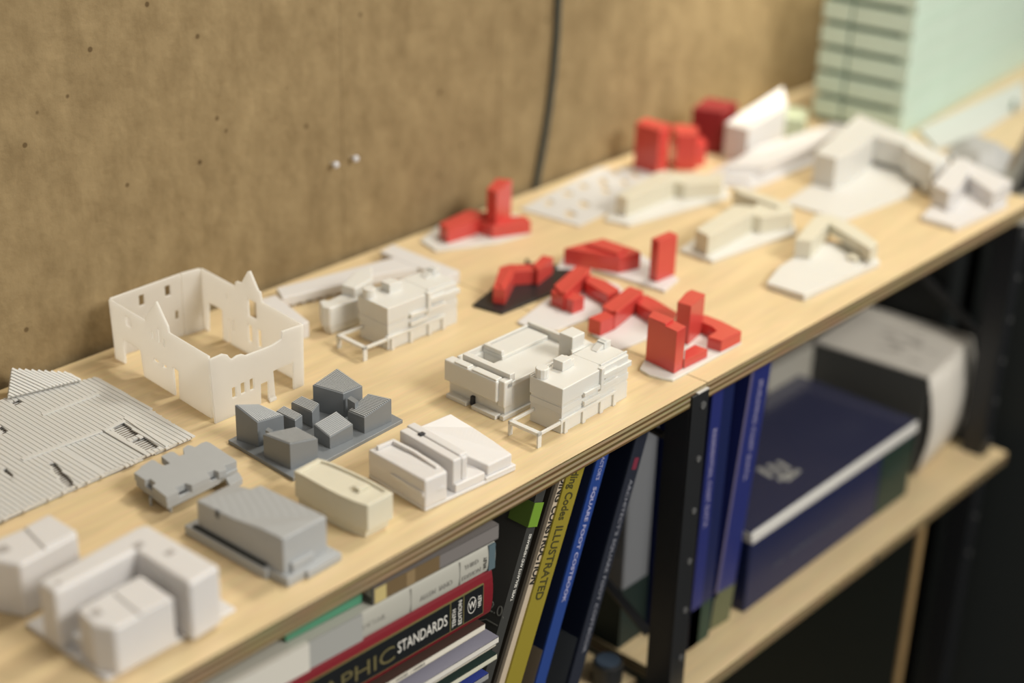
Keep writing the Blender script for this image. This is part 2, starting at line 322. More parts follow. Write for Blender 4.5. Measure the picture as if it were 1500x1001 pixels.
# raised gable wing of the sheet
gl = [(-0.4791,0.4196,0.005),(-0.4136,0.4025,0.005),(-0.4179,0.4126,0.0101),(-0.4604,0.44,0.0195)]
b = B(); loft(b, [(x,y,z) for x,y,z in gl], [(x,y-.002,z+.002) for x,y,z in gl]); obj('gable_sheet', b, LAT, t)
b = B(); A0,A1,A2,A3 = [Vector(q) for q in gl]
for l0,l1 in [((-0.4558,0.437,0.0185),(-0.4381,0.4089,0.005)),((-0.4512,0.434,0.0175),(-0.4348,0.4081,0.005)),((-0.4465,0.431,0.0164),(-0.4315,0.4072,0.005)),((-0.4418,0.428,0.0154),(-0.4282,0.4063,0.005)),((-0.4372,0.425,0.0144),(-0.4249,0.4055,0.005)),((-0.4325,0.422,0.0133),(-0.4215,0.4046,0.005)),((-0.4278,0.4189,0.0123),(-0.4182,0.4037,0.005)),((-0.4231,0.4159,0.0113),(-0.4149,0.4029,0.005)),((-0.4604,0.44,0.0195),(-0.4414,0.4098,0.005)),((-0.4625,0.4377,0.0179),(-0.4456,0.4109,0.005)),((-0.4646,0.4355,0.0163),(-0.4498,0.412,0.005)),((-0.4666,0.4332,0.0147),(-0.4539,0.4131,0.005)),((-0.4687,0.431,0.0131),(-0.458,0.4141,0.005)),((-0.4707,0.4288,0.0115),(-0.4622,0.4152,0.005)),((-0.4727,0.4265,0.0099),(-0.4663,0.4163,0.005)),((-0.4748,0.4243,0.0083),(-0.4704,0.4174,0.005)),((-0.4768,0.4221,0.0068),(-0.4745,0.4184,0.005))]: 
    p0, p1 = Vector(l0), Vector(l1); sd = (p1-p0).cross(Vector((0,-.6,.8))).normalized()*.0011; n = Vector((0,-.0014,.0016))
    loft(b, [tuple(p0-sd),tuple(p0+sd),tuple(p1+sd),tuple(p1-sd)], [tuple(p0-sd+n*2.0),tuple(p0+sd+n*2.0),tuple(p1+sd+n*2.0),tuple(p1-sd+n*2.0)])
obj('gable_rib', b, LAT, t, kind='stuff')

# --- ruined church walls
t = thing('ruined_church_model', 'roofless white church ruin of thin walls with two pointed gables', 'model', [(-0.3166,0.3464)][0])
TH = .0023
o_,d_,l_ = (-0.3588,0.4266),(-0.06771,-0.99770),0.1567
A_ = [(0,0),(0.0167,0.0009),(0.0172,0.0268),(0.0454,0.0256),(0.0488,0),(0.0992,0.0002),(0.0986,0.029),(0.1077,0.0284),(0.1064,-0.0032),(0.1567,0),(0.157,0.0613),(0.0959,0.062),(0.095,0.0677),(0.0788,0.0867),(0.0593,0.0644),(0.0584,0.06),(-0.0034,0.0603)]
h_ = [[(0.024,0.0533),(0.0321,0.0533),(0.033,0.0433),(0.0244,0.0437)],[(0.0671,0.0542),(0.0698,0.0539),(0.0699,0.0461),(0.0672,0.0461)],[(0.0772,0.0599),(0.0803,0.0591),(0.0804,0.0458),(0.0771,0.0456)],[(0.0862,0.0534),(0.0881,0.0531),(0.0885,0.0454),(0.0864,0.0456)],[(0.0675,0.0262),(0.0758,0.0262),(0.0754,0.0229),(0.0676,0.0231)],[(0.0824,0.026),(0.0885,0.0262),(0.088,0.0226),(0.0823,0.0225)]]
b = B(); upright(b, o_, d_, A_, h_, TH); obj('gabled_wall', b, THIN, t, bev=.0005)
o_,d_,l_ = (-0.3728,0.2604),(0.99999,0.00323),0.1029
A_ = [(-0,0),(0.052,0),(0.0527,0.0199),(0.0615,0.0198),(0.0612,0),(0.0688,0),(0.0674,0.0276),(0.0912,0.0284),(0.0909,0),(0.1029,0),(0.1022,0.0618),(0.0794,0.0629),(0.0787,0.0557),(0.0682,0.0533),(0.0587,0.0532),(0.0377,0.0538),(0.0333,0.0564),(0.0272,0.0569),(0.0225,0.0555),(0.0196,0.0579),(0.0176,0.0613),(0.0118,0.0643),(-0.0026,0.0638)]
h_ = [[(0.0201,0.028),(0.0247,0.0279),(0.0247,0.0178),(0.0201,0.0178)],[(0.0299,0.0287),(0.0351,0.0288),(0.0352,0.0183),(0.0299,0.0182)],[(0.0402,0.029),(0.0449,0.029),(0.0449,0.018),(0.0402,0.0181)]]
b = B(); upright(b, o_, d_, A_, h_, TH); obj('arcade_wall', b, THIN, t, bev=.0005)
fb = [(-0.3125,0.26),(-0.3043,0.2602),(-0.3056,0.2568),(-0.3141,0.2562)]
b = B(); prism(b, [(x,y) for x,y in fb], 0, .003); obj('column_foot', b, THIN, t, bev=.0008)
o_,d_,l_ = (-0.3567,0.4285),(0.99558,-0.09386),0.0975
A_ = [(0,0),(0.075,0),(0.0753,0.0654),(-0.0002,0.0613)]
h_ = [[(0.0293,0.0556),(0.0352,0.056),(0.035,0.0451),(0.0291,0.0447)],[(0.0575,0.0571),(0.0635,0.0574),(0.0635,0.0468),(0.0577,0.0465)],[(0.0671,0.0285),(0.0709,0.0286),(0.0707,0.0195),(0.0668,0.0193)],[(0.0525,0.0256),(0.0551,0.0257),(0.0549,0.0177),(0.0522,0.0176)]]
b = B(); upright(b, o_, d_, A_, h_, TH); obj('rear_wall', b, THIN, t, bev=.0005)
A_ = [(0.0759,0),(0.0991,0),(0.0974,0.065),(0.0762,0.0657)]
b = B(); upright(b, (o_[0]-d_[1]*-.0008,o_[1]-.0010), d_, A_, [], TH+.0010); obj('rear_corner_wall', b, THIN, t, bev=.0005)
o_,d_,l_ = (-0.2596,0.4193),(-0.06459,-0.99791),0.1563
A_ = [(0,0),(0.0069,0.0001),(0.0094,0.032),(0.0323,0.0323),(0.0314,0),(0.0404,0),(0.0418,0.0263),(0.0445,0.0262),(0.0434,0),(0.1563,0),(0.1579,0.0611),(0.0974,0.0625),(0.0955,0.0723),(0.0922,0.0728),(0.0808,0.0887),(0.0773,0.0872),(0.0665,0.0718),(0.0589,0.0711),(0.0566,0.0695),(0.0555,0.0644),(-0.0002,0.0649)]
h_ = [[(0.0755,0.0591),(0.0889,0.0592),(0.0884,0.0414),(0.0755,0.0411)],[(0.0738,0.0327),(0.0797,0.0319),(0.08,0.0135),(0.0741,0.0142)],[(0.0884,0.0329),(0.0944,0.0319),(0.0945,0.0138),(0.0886,0.0138)],[(0.0408,0.0532),(0.0423,0.053),(0.0427,0.0471),(0.0412,0.0473)],[(0.0499,0.0278),(0.0517,0.0277),(0.0514,0.0156),(0.0496,0.0157)]]
b = B(); upright(b, o_, d_, A_, h_, TH); obj('gabled_wall', b, THIN, t, bev=.0005)

# --- grey cluster of seven blocks on a base
BT = .0035
base = [(-0.3901,0.1382),(-0.2563,0.1456),(-0.2667,0.214),(-0.387,0.2257)]
cl = [base[0],base[1],(base[1][0]+base[3][0]-base[0][0],base[1][1]+base[3][1]-base[0][1]),base[3]]
t = thing('cluster_model', 'charcoal grey base with seven small slant-roofed blocks in the middle of the shelf', 'model', cen(cl))
b = B(); prism(b, cl, 0, BT); obj('base_plate', b, GREY, t, bev=.0004)
for nm,q in (
 ('block', [(-0.3766,0.1981,0.0271),(-0.3494,0.1959,0.0246),(-0.3615,0.2134,0.0331),(-0.3817,0.2209,0.0376)]),
 ('block', [(-0.3412,0.191,0.0177),(-0.3303,0.1938,0.0179),(-0.3327,0.2153,0.0199),(-0.344,0.2128,0.0197)]),
 ('block', [(-0.3224,0.1901,0.0189),(-0.3077,0.1972,0.0195),(-0.3071,0.221,0.0178),(-0.321,0.2195,0.0169)]),
 ('block', [(-0.2908,0.1846,0.0274),(-0.2681,0.1842,0.027),(-0.2621,0.2237,0.0283),(-0.2999,0.2144,0.0285)]),
 ('block', [(-0.2974,0.151,0.019),(-0.2654,0.1502,0.0259),(-0.2705,0.1739,0.0242),(-0.2982,0.1709,0.0183)]),
 ('block', [(-0.3363,0.1524,0.0145),(-0.3104,0.1514,0.0178),(-0.3102,0.1726,0.0223),(-0.3356,0.1735,0.0189)]),
 ('block', [(-0.3826,0.1497,0.0278),(-0.3537,0.1478,0.0223),(-0.3478,0.1815,0.0178),(-0.3839,0.1824,0.0249)])):
    b = B(); prism(b, q, BT-.0002); blk_ = obj(nm, b, GREY, t, bev=.0004)
    qv = [Vector(p) for p in q]; nrm = (qv[1]-qv[0]).cross(qv[3]-qv[0]).normalized(); c4 = sum(qv,Vector())/4
    qv = [c4+(p-c4)*.93 for p in qv]
    E0, E1 = ((qv[0],qv[3]),(qv[1],qv[2])) if int(q[0][0]*1e4)%2 else ((qv[0],qv[1]),(qv[3],qv[2]))
    L_ = ((E0[1]-E0[0]).length+(E1[1]-E1[0]).length)/2; nr = max(6,int(L_/.0018)); b = B()
    for k in range(nr):
        f0, f1 = (k+.2)/nr, (k+.7)/nr
        lo = [E0[0].lerp(E0[1],f0),E1[0].lerp(E1[1],f0),E1[0].lerp(E1[1],f1),E0[0].lerp(E0[1],f1)]
        loft(b, [tuple(p-nrm*.0002) for p in lo], [tuple(p+nrm*.0009) for p in lo])
    obj('roof_ridges', b, GRIDGE, blk_, kind='stuff')
ch = [(-0.2923,0.1777),(-0.2867,0.1793),(-0.2881,0.1682),(-0.2937,0.1667)]
b = B(); prism(b, ch, BT, .026); obj('chimney', b, GREY, t)
ch = [(-0.3772,0.1871),(-0.3725,0.1891),(-0.3727,0.1826),(-0.3774,0.1806)]
b = B(); prism(b, ch, BT, .0245); obj('chimney', b, GREY, t)

# --- grey notched slab on stilts
ZS = 0.0195
sl = [(-0.4915,0.2146),(-0.483,0.2172),(-0.4821,0.2187),(-0.4688,0.2217),(-0.4675,0.2188),(-0.4682,0.2125),(-0.4675,0.2071),(-0.4621,0.2062),(-0.46,0.2207),(-0.4499,0.2215),(-0.4482,0.2188),(-0.4491,0.2105),(-0.4448,0.2101),(-0.4395,0.2184),(-0.4333,0.2202),(-0.4318,0.2178),(-0.4311,0.2132),(-0.4231,0.2149),(-0.4185,0.2141),(-0.4178,0.2095),(-0.4212,0.1714),(-0.4335,0.1726),(-0.4361,0.1659),(-0.4431,0.1674),(-0.4439,0.1728),(-0.4502,0.1736),(-0.4519,0.1671),(-0.4709,0.1665),(-0.4729,0.173),(-0.4826,0.1728),(-0.4837,0.1665),(-0.4961,0.1663),(-0.4937,0.1878),(-0.489,0.1893),(-0.488,0.1982),(-0.4921,0.1997)]
t = thing('stilted_slab_model', 'flat grey slab with square notches cut in its edges, raised on stilts', 'model', cen(sl))
b = B(); flat(b, sl, [], ZS*.66, ZS); obj('notched_roof', b, GREY2, t, bev=.0003)
c_ = cen(sl); mid = [(-0.4915,0.2146),(-0.4185,0.2141),(-0.4208,0.1691),(-0.4961,0.1663)]
ins = lambda f, pts: [(c_[0]+(x-c_[0])*f, c_[1]+(y-c_[1])*f) for x,y in pts]
b = B(); flat(b, ins(.97,mid), [ins(.88,mid)], ZS*.36, ZS*.665); obj('lower_storey', b, GREY2, t, bev=.0003)
b = B(); prism(b, ins(.90,mid), ZS*.26, ZS*.365); obj('floor_plate', b, GREY2, t, bev=.0003)
b = B(); ex = [(-0.4383,0.165),(-0.4247,0.1652),(-0.4288,0.1554),(-0.4435,0.1534)]; prism(b, ex, ZS*.36, ZS*.66); obj('end_ledge', b, GREY2, t, bev=.0004)
for i,(x,y) in enumerate(ins(.80,mid)+[((mid[0][0]+mid[3][0])/2,(mid[0][1]+mid[3][1])/2*.9+c_[1]*.1)]):
    b = B(); cyl(b, x, y, 0, ZS*.4, .0013, 8); obj('stilt', b, GREY2, t)

# --- long grey hall with sloped roof on a plinth
FA = Fr(((-0.4931,0.0283),0.0342,0.0474,0.1038))
t = thing('sloped_hall_model', 'large grey hall with a sloped flat roof on a low plinth', 'model', FA.p(.5,.5))
hz = 0.0391
uvt = [(0.0143,0.0322),(0.9222,0.0189),(1.0713,0.7089),(0.906,0.7267),(0.9319,0.9259),(0.0841,0.9278)]
b = B(); FA.poly(b, [(0.03,0.03,hz),(.97,.03,hz*.98),(.97,.74,hz*.92),(.80,.76,hz*.90),(.78,.97,hz*.80),(.03,.97,hz*.82),(.03,.80,hz*.83),(.03,.55,hz*.86),(.03,.25,hz*.98)], .004, 0); obj('hall', b, GREY2, t, bev=.0012)
b = B(); FA.box(b, -.10,1.02,.16,1.06,0,.0085); FA.box(b, -.02,1.06,-.03,.2,0,.008); FA.box(b, .35,1.10,-.06,.1,0,.007); obj('plinth', b, GREY2, t, bev=.001)
b = B(); FA.box(b, -.055,.03,.20,.99,.0080,.0098); obj('gutter', b, mat('dark_grey_gutter',(.06,.065,.065),.7,.2), t)
b = B(); FA.poly(b, [(.022,.715),(.10,.725),(.13,.75),(.022,.755)], hz*.68, hz*.838); obj('notch_shade', b, mat('dark_notch_shade',(.10,.104,.108),.7,.2), t)  # dark sliver painted as the shade in a cut of the roof edge
b = B(); FA.box(b, .15,.62,-.004,.1,.004,.016); obj('porch', b, GREY2, t, bev=.001)

# --- cream translucent curved block
zc = 0.0313
top = [(-0.4084,0.0293),(-0.3815,0.029),(-0.3804,0.0539),(-0.3812,0.0744),(-0.3823,0.0876),(-0.3833,0.0969),(-0.3845,0.1045),(-0.3865,0.111),(-0.4134,0.1092),(-0.4129,0.098),(-0.4131,0.0841),(-0.4133,0.0695),(-0.4127,0.0558),(-0.4112,0.0421)]
t = thing('curved_block_model', 'cream translucent building block with curved long sides and a sunken roof', 'model', cen(top))
c_ = cen(top)
low = [(-0.4081,0.029),(-0.3857,0.0277),(-0.3839,0.0508),(-0.384,0.0728),(-0.3849,0.0856),(-0.3856,0.0954),(-0.387,0.1028),(-0.3888,0.1091),(-0.4122,0.1075),(-0.4134,0.0955),(-0.4142,0.0816),(-0.4145,0.0676),(-0.4145,0.0534),(-0.4121,0.0404)]
b = B(); loft(b, [(x,y,.0085) for x,y in top], [(x,y,zc-.0012) for x,y in top]); obj('body', b, CREAM, t, bev=.0008)
b = B(); loft(b, [(x,y,0) for x,y in ins(.90,top)], [(x,y,.0086) for x,y in ins(.94,top)]); obj('recessed_foot', b, CREAM, t, bev=.0006)
b = B(); flat(b, top, [ins(.86,top)], zc-.0014, zc+.0008); obj('roof_rim', b, CREAM, t, bev=.0005)
sk = [(-0.3981,0.057),(-0.3875,0.0566),(-0.3877,0.0494),(-0.3982,0.0499)]
b = B(); prism(b, sk, zc-.0012, zc+.0025); obj('roof_box', b, CREAM, t, bev=.0004)
sd_ = [(0.0044,0.0106),(0.0145,0.011),(0.0207,0.0168),(0.0298,0.0169),(0.0244,0.0115),(0.0349,0.0116),(0.0307,0.0241),(0.0404,0.0239),(0.0143,0.004),(0.0242,0.0039)]
o_,d_,l_ = (-0.4095,0.0758),(0.02915,-0.99958),0.0468
for i in range(0,10,2):
    (s0,z0_),(s1,z1_) = sd_[i],sd_[i+1]; b = B()
    upright(b, (o_[0]-d_[1]*-.0002,o_[1]-d_[0]*.0002), d_, [(s0,z0_),(s1,z1_),(s1,z1_+.0009),(s0,z0_+.0009)], [], .0012); obj('window_slot', b, mat('cream_slot_shade',(.45,.40,.28),.6) if i==0 else bpy.data.materials['cream_slot_shade'], t)

# --- white three bar block
FB = Fr(((-0.3479,0.0272),-0.0782,0.1008,0.072))
t = thing('three_bar_model', 'white model of three parallel bars, the middle one tallest, on one base', 'model', FB.p(.5,.5))
b = B(); FB.box(b, 0,1,0,1,0,.0035); obj('base_plate', b, COOL, t, bev=.0012)
h1 = 0.0293
b = B(); FB.poly(b, [(.0,.0,h1),(.235,.0,h1),(.27,.22,h1*.97),(.29,.55,h1*.93),(.285,1.0,h1*.92),(-.0,1.0,h1*.92),(.005,.6,h1*.94)], .003, 0); obj('curved_bar', b, COOL, t, bev=.0018)
b = B(); FB.poly(b, [(.05,.94),(.235,.94),(.25,.55),(.225,.12),(.19,.12),(.215,.55),(.2,.9),(.05,.9)], h1*.92, h1+.0012); obj('roof_edge', b, COOL, t, bev=.0005)
b = B(); FB.poly(b, [(-.012,.02),(.2,-.012),(.2,.05),(-.012,.6)], h1*.45, h1*.62); obj('canopy', b, COOL, t, bev=.001)
h2 = 0.0327
b = B(); FB.box(b, .335,.425,.06,1.0,.003,h2); obj('tall_slab', b, COOL, t, bev=.0012)
b = B(); FB.box(b, .43,.515,.10,1.03,.003,h2*1.02); FB.box(b, .43,.49,.06,.98,.003,h2*.97); obj('tall_slab', b, COOL, t, bev=.0012)
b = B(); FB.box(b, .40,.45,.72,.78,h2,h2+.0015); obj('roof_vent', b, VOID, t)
b = B(); FB.box(b, .34,.66,.02,.34,.003,.011); obj('low_podium', b, COOL, t, bev=.001)
h3 = h2*.50
b = B(); FB.poly(b, [(.70,.03,h3*.95),(.97,.03,h3),(.985,.35,h3*1.10),(.965,.7,h3*1.3),(.90,1.0,h3*1.75),(.55,1.0,h3*1.75),(.56,.6,h3*1.35)], .003, 0); obj('wedge_hall', b, COOL, t, bev=.0012)
b = B(); FB.box(b, .66,1.0,-.0,1.0,.003,.006); obj('wedge_foot', b, COOL, t, bev=.0008)

# --- large museum block
FM = Fr(((-0.1897,0.0857),-0.0045,0.111,0.0693))
t = thing('museum_model', 'large low white museum block with a sunken roof court and a square stair tower', 'model', FM.p(.5,.5))
hm = 0.0374
b = B(); flat(b, [FM.p(*q) for q in ((.03,.02),(1,.02),(1,1),(.02,1),(.02,.02))], [[FM.p(*q) for q in ((.22,.62),(.38,.62),(.38,.93),(.22,.93))]], .0, hm*.80); obj('main_block', b, WHITE, t, bev=.0008)
b = B(); FM.box(b, .21,.39,.6,.95,.002,hm*.50); obj('court_floor', b, WHITE, t)
b = B(); FM.box(b, -.03,.07,.10,1.03,hm*.42,hm*.98); FM.box(b, .0,.1,.0,.12,hm*.3,hm*1.0); obj('front_gallery', b, WHITE, t, bev=.0014)
b = B(); FM.box(b, .075,.135,.02,.86,hm*.8,hm*1.12); obj('roof_beam', b, WHITE, t, bev=.0005)
b = B(); FM.box(b, -.02,.05,.62,.86,hm*.9,hm*1.02); FM.box(b, -.02,.05,.12,.55,hm*.9,hm*1.02); obj('front_parapet', b, WHITE, t, bev=.0006)
b = B(); FM.box(b, .385,.42,.62,.95,hm*.8,hm*1.02); FM.box(b, .38,.95,.60,.95,hm*.8,hm*.90); obj('raised_roof', b, WHITE, t, bev=.0005)
b = B(); FM.box(b, .965,1.0,.30,1.0,hm*.8,hm*1.02); FM.box(b, .03,1.0,.0,.03,hm*.8,hm*.93); FM.box(b, .1,1.0,.97,1.0,hm*.8,hm*.95); obj('parapet', b, WHITE, t, bev=.0005)
b = B(); FM.box(b, -.05,.02,.08,.50,.0,.004); FM.box(b, -.05,.02,.60,.96,.0,.004); FM.box(b, -.02,1.0,-.02,.05,0,.0045); obj('ground_ledge', b, WHITE, t, bev=.0005)
b = B(); FM.box(b, -.006,.02,.53,.585,.0,hm*.25); obj('entrance_shade', b, VOID, t)  # dark block painted as the shade of an entrance, nothing is cut in
twr = [(-0.1057,0.0794),(-0.089,0.0788),(-0.0874,0.0956),(-0.1058,0.0956)]
b = B(); prism(b, twr, hm*.5, .055); obj('stair_tower', b, WHITE, t, bev=.0008)
lo_ = [(-0.1107,0.0753),(-0.0814,0.0738),(-0.0799,0.0865),(-0.1011,0.0875)]
b = B(); prism(b, lo_, hm*.5, .043); obj('tower_annex', b, WHITE, t, bev=.0008)

# --- balcony block with porch frame (two prints of it)
FN = ((-0.1744,0.032),0.0230,0.0968,0.0375)
FN2 = ((-0.1664,0.2573),-0.0343,0.094,0.0431)
hb = 0.045
def balcony_block(f, label):
    F = Fr(f); t = thing('balcony_block_model', label, 'model', F.p(.4,.5), 0, None)
    b = B(); F.box(b, .014,.985,.028,.98,0,hb*.985); obj('core', b, WHITE, t, bev=.0005)
    b = B(); F.box(b, 0,.62,0,1,hb*.64,hb); F.box(b, .62,1.0,.10,1,hb*.64,hb); obj('top_storey', b, WHITE, t, bev=.0007)
    b = B(); F.box(b, .01,1,.02,1,hb*.43,hb*.58); obj('middle_storey', b, WHITE, t, bev=.0005)
    b = B(); F.box(b, .02,1,.03,1,0,hb*.37); obj('ground_storey', b, WHITE, t, bev=.0005)
    b = B(); F.box(b, -.02,.80,-.035,.06,hb*.28,hb*.345); obj('ledge', b, WHITE, t, bev=.0004)
    for u in (.04,.30,.56,.76):
        b = B(); F.box(b, u,u+.045,-.03,.05,0,hb*.29); obj('pilaster', b, WHITE, t, bev=.0003)
    for (u0,u1,z0,z1) in ((.30,.53,.40,.50),(.30,.53,.60,.69),(.56,.80,.56,.66),(.56,.80,.78,.88)):
        b = B(); F.box(b, u0,u1,-.06,.04,hb*z0,hb*z1); obj('balcony', b, WHITE, t, bev=.0004)
    b = B(); F.box(b, .535,.575,-.065,.06,hb*.56,hb*1.03); obj('pier', b, WHITE, t, bev=.0004)
    b = B(); F.box(b, .62,1.02,-.02,.12,hb*.72,hb*.84); obj('side_ledge', b, WHITE, t, bev=.0006)
    b = B(); F.box(b, .60,1.0,.10,.14,hb,hb*1.035); F.box(b, .0,.30,.965,1.0,hb,hb*1.03); obj('roof_rail', b, WHITE, t, bev=.0003)
    p = F.p(.07,.78); b = B(); cyl(b, p[0],p[1], hb*.98, hb*1.2, .0062, 12); obj('roof_drum', b, WHITE, t, bev=.0008)
    b = B(); F.box(b, .27,.40,.58,.88,hb*.98,hb*1.2); F.box(b, .40,.45,.60,.86,hb*.98,hb*1.15); obj('roof_box', b, WHITE, t, bev=.0005)
    b = B(); F.poly(b, [(.80,.62,hb*1.01),(.95,.62,hb*1.16),(.95,.82,hb*1.16),(.80,.82,hb*1.01)], hb*.98, 0); F.box(b, .90,1.0,.6,.84,hb*.98,hb*1.14); obj('roof_wedge', b, WHITE, t, bev=.0004)
    # porch frame
    z0, z1 = hb*.255, hb*.325
    b = B(); F.box(b, -.335,.02,-.02,.03,z0,z1); F.box(b, -.335,-.285,-.02,.90,z0,z1); F.box(b, -.335,.02,.85,.90,z0,z1); obj('porch_frame', b, WHITE, t, bev=.0003)
    for v in (-.02,.85):
        b = B(); F.box(b, -.335,-.285,v,v+.05,0,z0+.0005); obj('porch_leg', b, WHITE, t, bev=.0002)
    return t
balcony_block(FN, 'white balcony block with porch frame beside the front edge, right of the museum block')
balcony_block(FN2, 'white balcony block with porch frame set further back, behind the ruined church')

# --- pale pieces behind the church
z15 = 0.0165
pl = [(-0.2049,0.4083),(-0.1801,0.4047),(-0.1982,0.3339),(-0.2065,0.3342),(-0.211,0.3671)]
t = thing('flat_wing_model', 'pale white slab with a slanted end standing just behind the ruined church', 'model', cen(pl))
b = B(); prism(b, pl, 0, z15); obj('slab', b, COOL, t, bev=.0008)
z13 = 0.0133
t13 = [(-0.164,0.4225),(-0.1759,0.3996),(0.0003,0.3447),(0.01,0.3766)]
lb = [(-0.164,0.4225),(-0.1759,0.3996),(-0.0621,0.3733),(-0.0151,0.3548),(-0.0033,0.3922)]
t = thing('cross_bar_model', 'long flat white bar with a crossing bar at its far end along the back edge', 'model', cen(lb))
b = B(); prism(b, lb, .003, z13); obj('long_bar', b, COOL, t, bev=.001)
cb = [(-0.0232,0.417),(0.0006,0.4216),(-0,0.321),(-0.0223,0.3168),(-0.0254,0.3699)]
b = B(); prism(b, cb, .0, z13*1.04); obj('cross_bar', b, COOL, t, bev=.001)
for k in range(6):
    f = .12+.1*k; x = lb[1][0]+(lb[2][0]-lb[1][0])*f; y = lb[1][1]+(lb[2][1]-lb[1][1])*f
    b = B(); box(b, x-.001,x+.001,y+.001,y+.003,0,.0035); obj('foot', b, COOL, t)
zp = .030
pr = [(-0.1779,0.3425),(-0.1718,0.3399),(-0.171,0.3357),(-0.1547,0.3378),(-0.1183,0.3462),(-0.0971,0.3517),(-0.1326,0.3183),(-0.1526,0.3175),(-0.171,0.32),(-0.1829,0.3207),(-0.1854,0.3297)]
t = thing('prow_model', 'small pale white model with a rounded prow end, behind the balcony block', 'model', cen(pr))
c_ = cen(pr)
b = B(); loft(b, [(x,y,0) for x,y in ins(.86,pr)], [(x,y,.008) for x,y in ins(.96,pr)]); obj('tapered_foot', b, WHITE, t, bev=.0015)
b = B(); prism(b, ins(.99,pr), .0078, zp); obj('hull', b, WHITE, t, bev=.0018)
pr2 = [(-0.1515,0.338),(-0.119,0.3532),(-0.0985,0.35),(-0.1192,0.3272),(-0.1487,0.3214)]
b = B(); prism(b, pr2, zp*.9, .040); obj('upper_block', b, WHITE, t, bev=.0015)

# --- white courtyard block at the front left
zu = 0.0335
bs = [(-0.6534,0.1213),(-0.654,0.0262),(-0.5375,0.0318),(-0.539,0.0517),(-0.5355,0.1494)]
FU = Fr(((-0.6531,0.0274),0.0158,0.1138,0.0946))
t = thing('courtyard_block_model', 'large white courtyard block with rounded corners on a thin base, front left corner', 'model', FU.p(.5,.5))
b = B(); FU.box(b, 0,1,0,1,0,.0035); obj('base_plate', b, COOL, t, bev=.0015)
uo = [(-0.6564,0.0957),(-0.6555,0.0761),(-0.5864,0.0798),(-0.5861,0.0188),(-0.5574,0.0216),(-0.5597,0.1014),(-0.5674,0.104)]
b = B(); prism(b, uo, .003, .052); UW = obj('u_shaped_wing', b, COOL, t, bev=.0028, seg=3)
for q in [[(-0.6494,0.085),(-0.6489,0.081),(-0.6456,0.0811),(-0.6461,0.0851)],[(-0.5849,0.0858),(-0.5845,0.0792),(-0.5771,0.0804),(-0.5772,0.0868)],[(-0.575,0.0619),(-0.5745,0.0564),(-0.5679,0.0571),(-0.5684,0.0627)]]:
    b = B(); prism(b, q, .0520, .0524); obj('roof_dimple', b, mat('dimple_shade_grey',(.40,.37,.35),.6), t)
ib = [(-0.6491,0.0614),(-0.6521,0.0399),(-0.6446,0.0244),(-0.5949,0.0253),(-0.5939,0.0646),(-0.6174,0.0647)]
b = B(); prism(b, ib, .003, .042); obj('inner_block', b, COOL, t, bev=.0022, seg=3)
ib2 = [(-0.6209,0.0595),(-0.5955,0.062),(-0.5976,0.0239),(-0.6238,0.0246)]
b = B(); prism(b, ib2, .0405, .0434); obj('raised_roof', b, COOL, t, bev=.0013)
q = [(-0.6452,0.0529),(-0.6457,0.0444),(-0.6391,0.0444),(-0.6383,0.0526)]
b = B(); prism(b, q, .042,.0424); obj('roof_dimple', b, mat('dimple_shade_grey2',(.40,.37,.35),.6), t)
q = [(-0.6463,0.0856),(-0.6457,0.0646),(-0.6372,0.0728),(-0.6378,0.0883)]
b = B(); prism(b, q, .003,.012); obj('low_step', b, COOL, t, bev=.001)

# --- small white house at the left edge
zh = .046
FH = [(-0.6609,0.1542),(-0.6485,0.1291),(-0.5968,0.1343),(-0.5978,0.1698),(-0.6223,0.1695),(-0.6551,0.1707)]
t = thing('corner_house_model', 'white house block with a stepped roof cut off by the left picture edge', 'model', cen(FH))
b = B(); prism(b, FH, 0, zh); obj('house', b, COOL, t, bev=.0026, seg=3)
rf = [(-0.6202,0.1674),(-0.5978,0.1698),(-0.5969,0.1358),(-0.6257,0.1331)]
b = B(); prism(b, rf, zh-.001, zh+.0016); obj('raised_roof', b, COOL, t, bev=.0012)
rf = [(-0.6512,0.1592),(-0.6413,0.1592),(-0.6422,0.15),(-0.6501,0.1505)]
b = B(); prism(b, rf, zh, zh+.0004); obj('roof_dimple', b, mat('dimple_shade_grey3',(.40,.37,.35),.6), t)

# ---------------------------------------------------------------- red models
def red_model(label, base, zb, bmat, blocks, name='red_massing_model'):
    t = thing(name, label, 'model', cen(base))
    b = B(); flat(b, base, [], 0, zb); obj('base_plate', b, bmat, t, bev=.0006)
    for nm, pts, z in blocks:
        b = B(); prism(b, pts, zb-.0002, zb+z) if not isinstance(z,tuple) else prism(b, pts, z[0], z[1]); obj(nm, b, RED, t, bev=.0005)
    return t
ZA = 0.0498; 
red_model('red blocks with two tall towers on a rounded white base at the board joint',
  [(-0.0277,0.0595),(-0.0306,0.0464),(-0.028,0.0339),(-0.0235,0.0235),(0.0025,0.0232),(0.0428,0.0237),(0.089,0.024),(0.1087,0.0593),(0.0972,0.0932),(0.0349,0.0887),(-0.0084,0.0686)], .0028, WHITE,
  [('tower', [(-0.0134,0.0299),(0.0016,0.0308),(0.0041,0.047),(0.0049,0.0719),(-0.0096,0.0669)], .044),
   ('tower_step', [(-0.0122,0.0445),(0.0024,0.0459),(0.0032,0.0708),(-0.0112,0.0658)], (.0466,.0495)),
   ('tower', [(0.0462,0.0576),(0.0791,0.0645),(0.0786,0.081),(0.0694,0.0808),(0.0444,0.0728)], .0417),
   ('low_block', [(0.0016,0.0295),(0.0372,0.028),(0.0364,0.0431),(0.0197,0.0423)], .009),
   ('l_block', [(0.056,0.0255),(0.0878,0.0243),(0.0931,0.0525),(0.0935,0.0734),(0.0773,0.0682),(0.0759,0.0519),(0.0712,0.0423),(0.0536,0.0407)], .0122)])
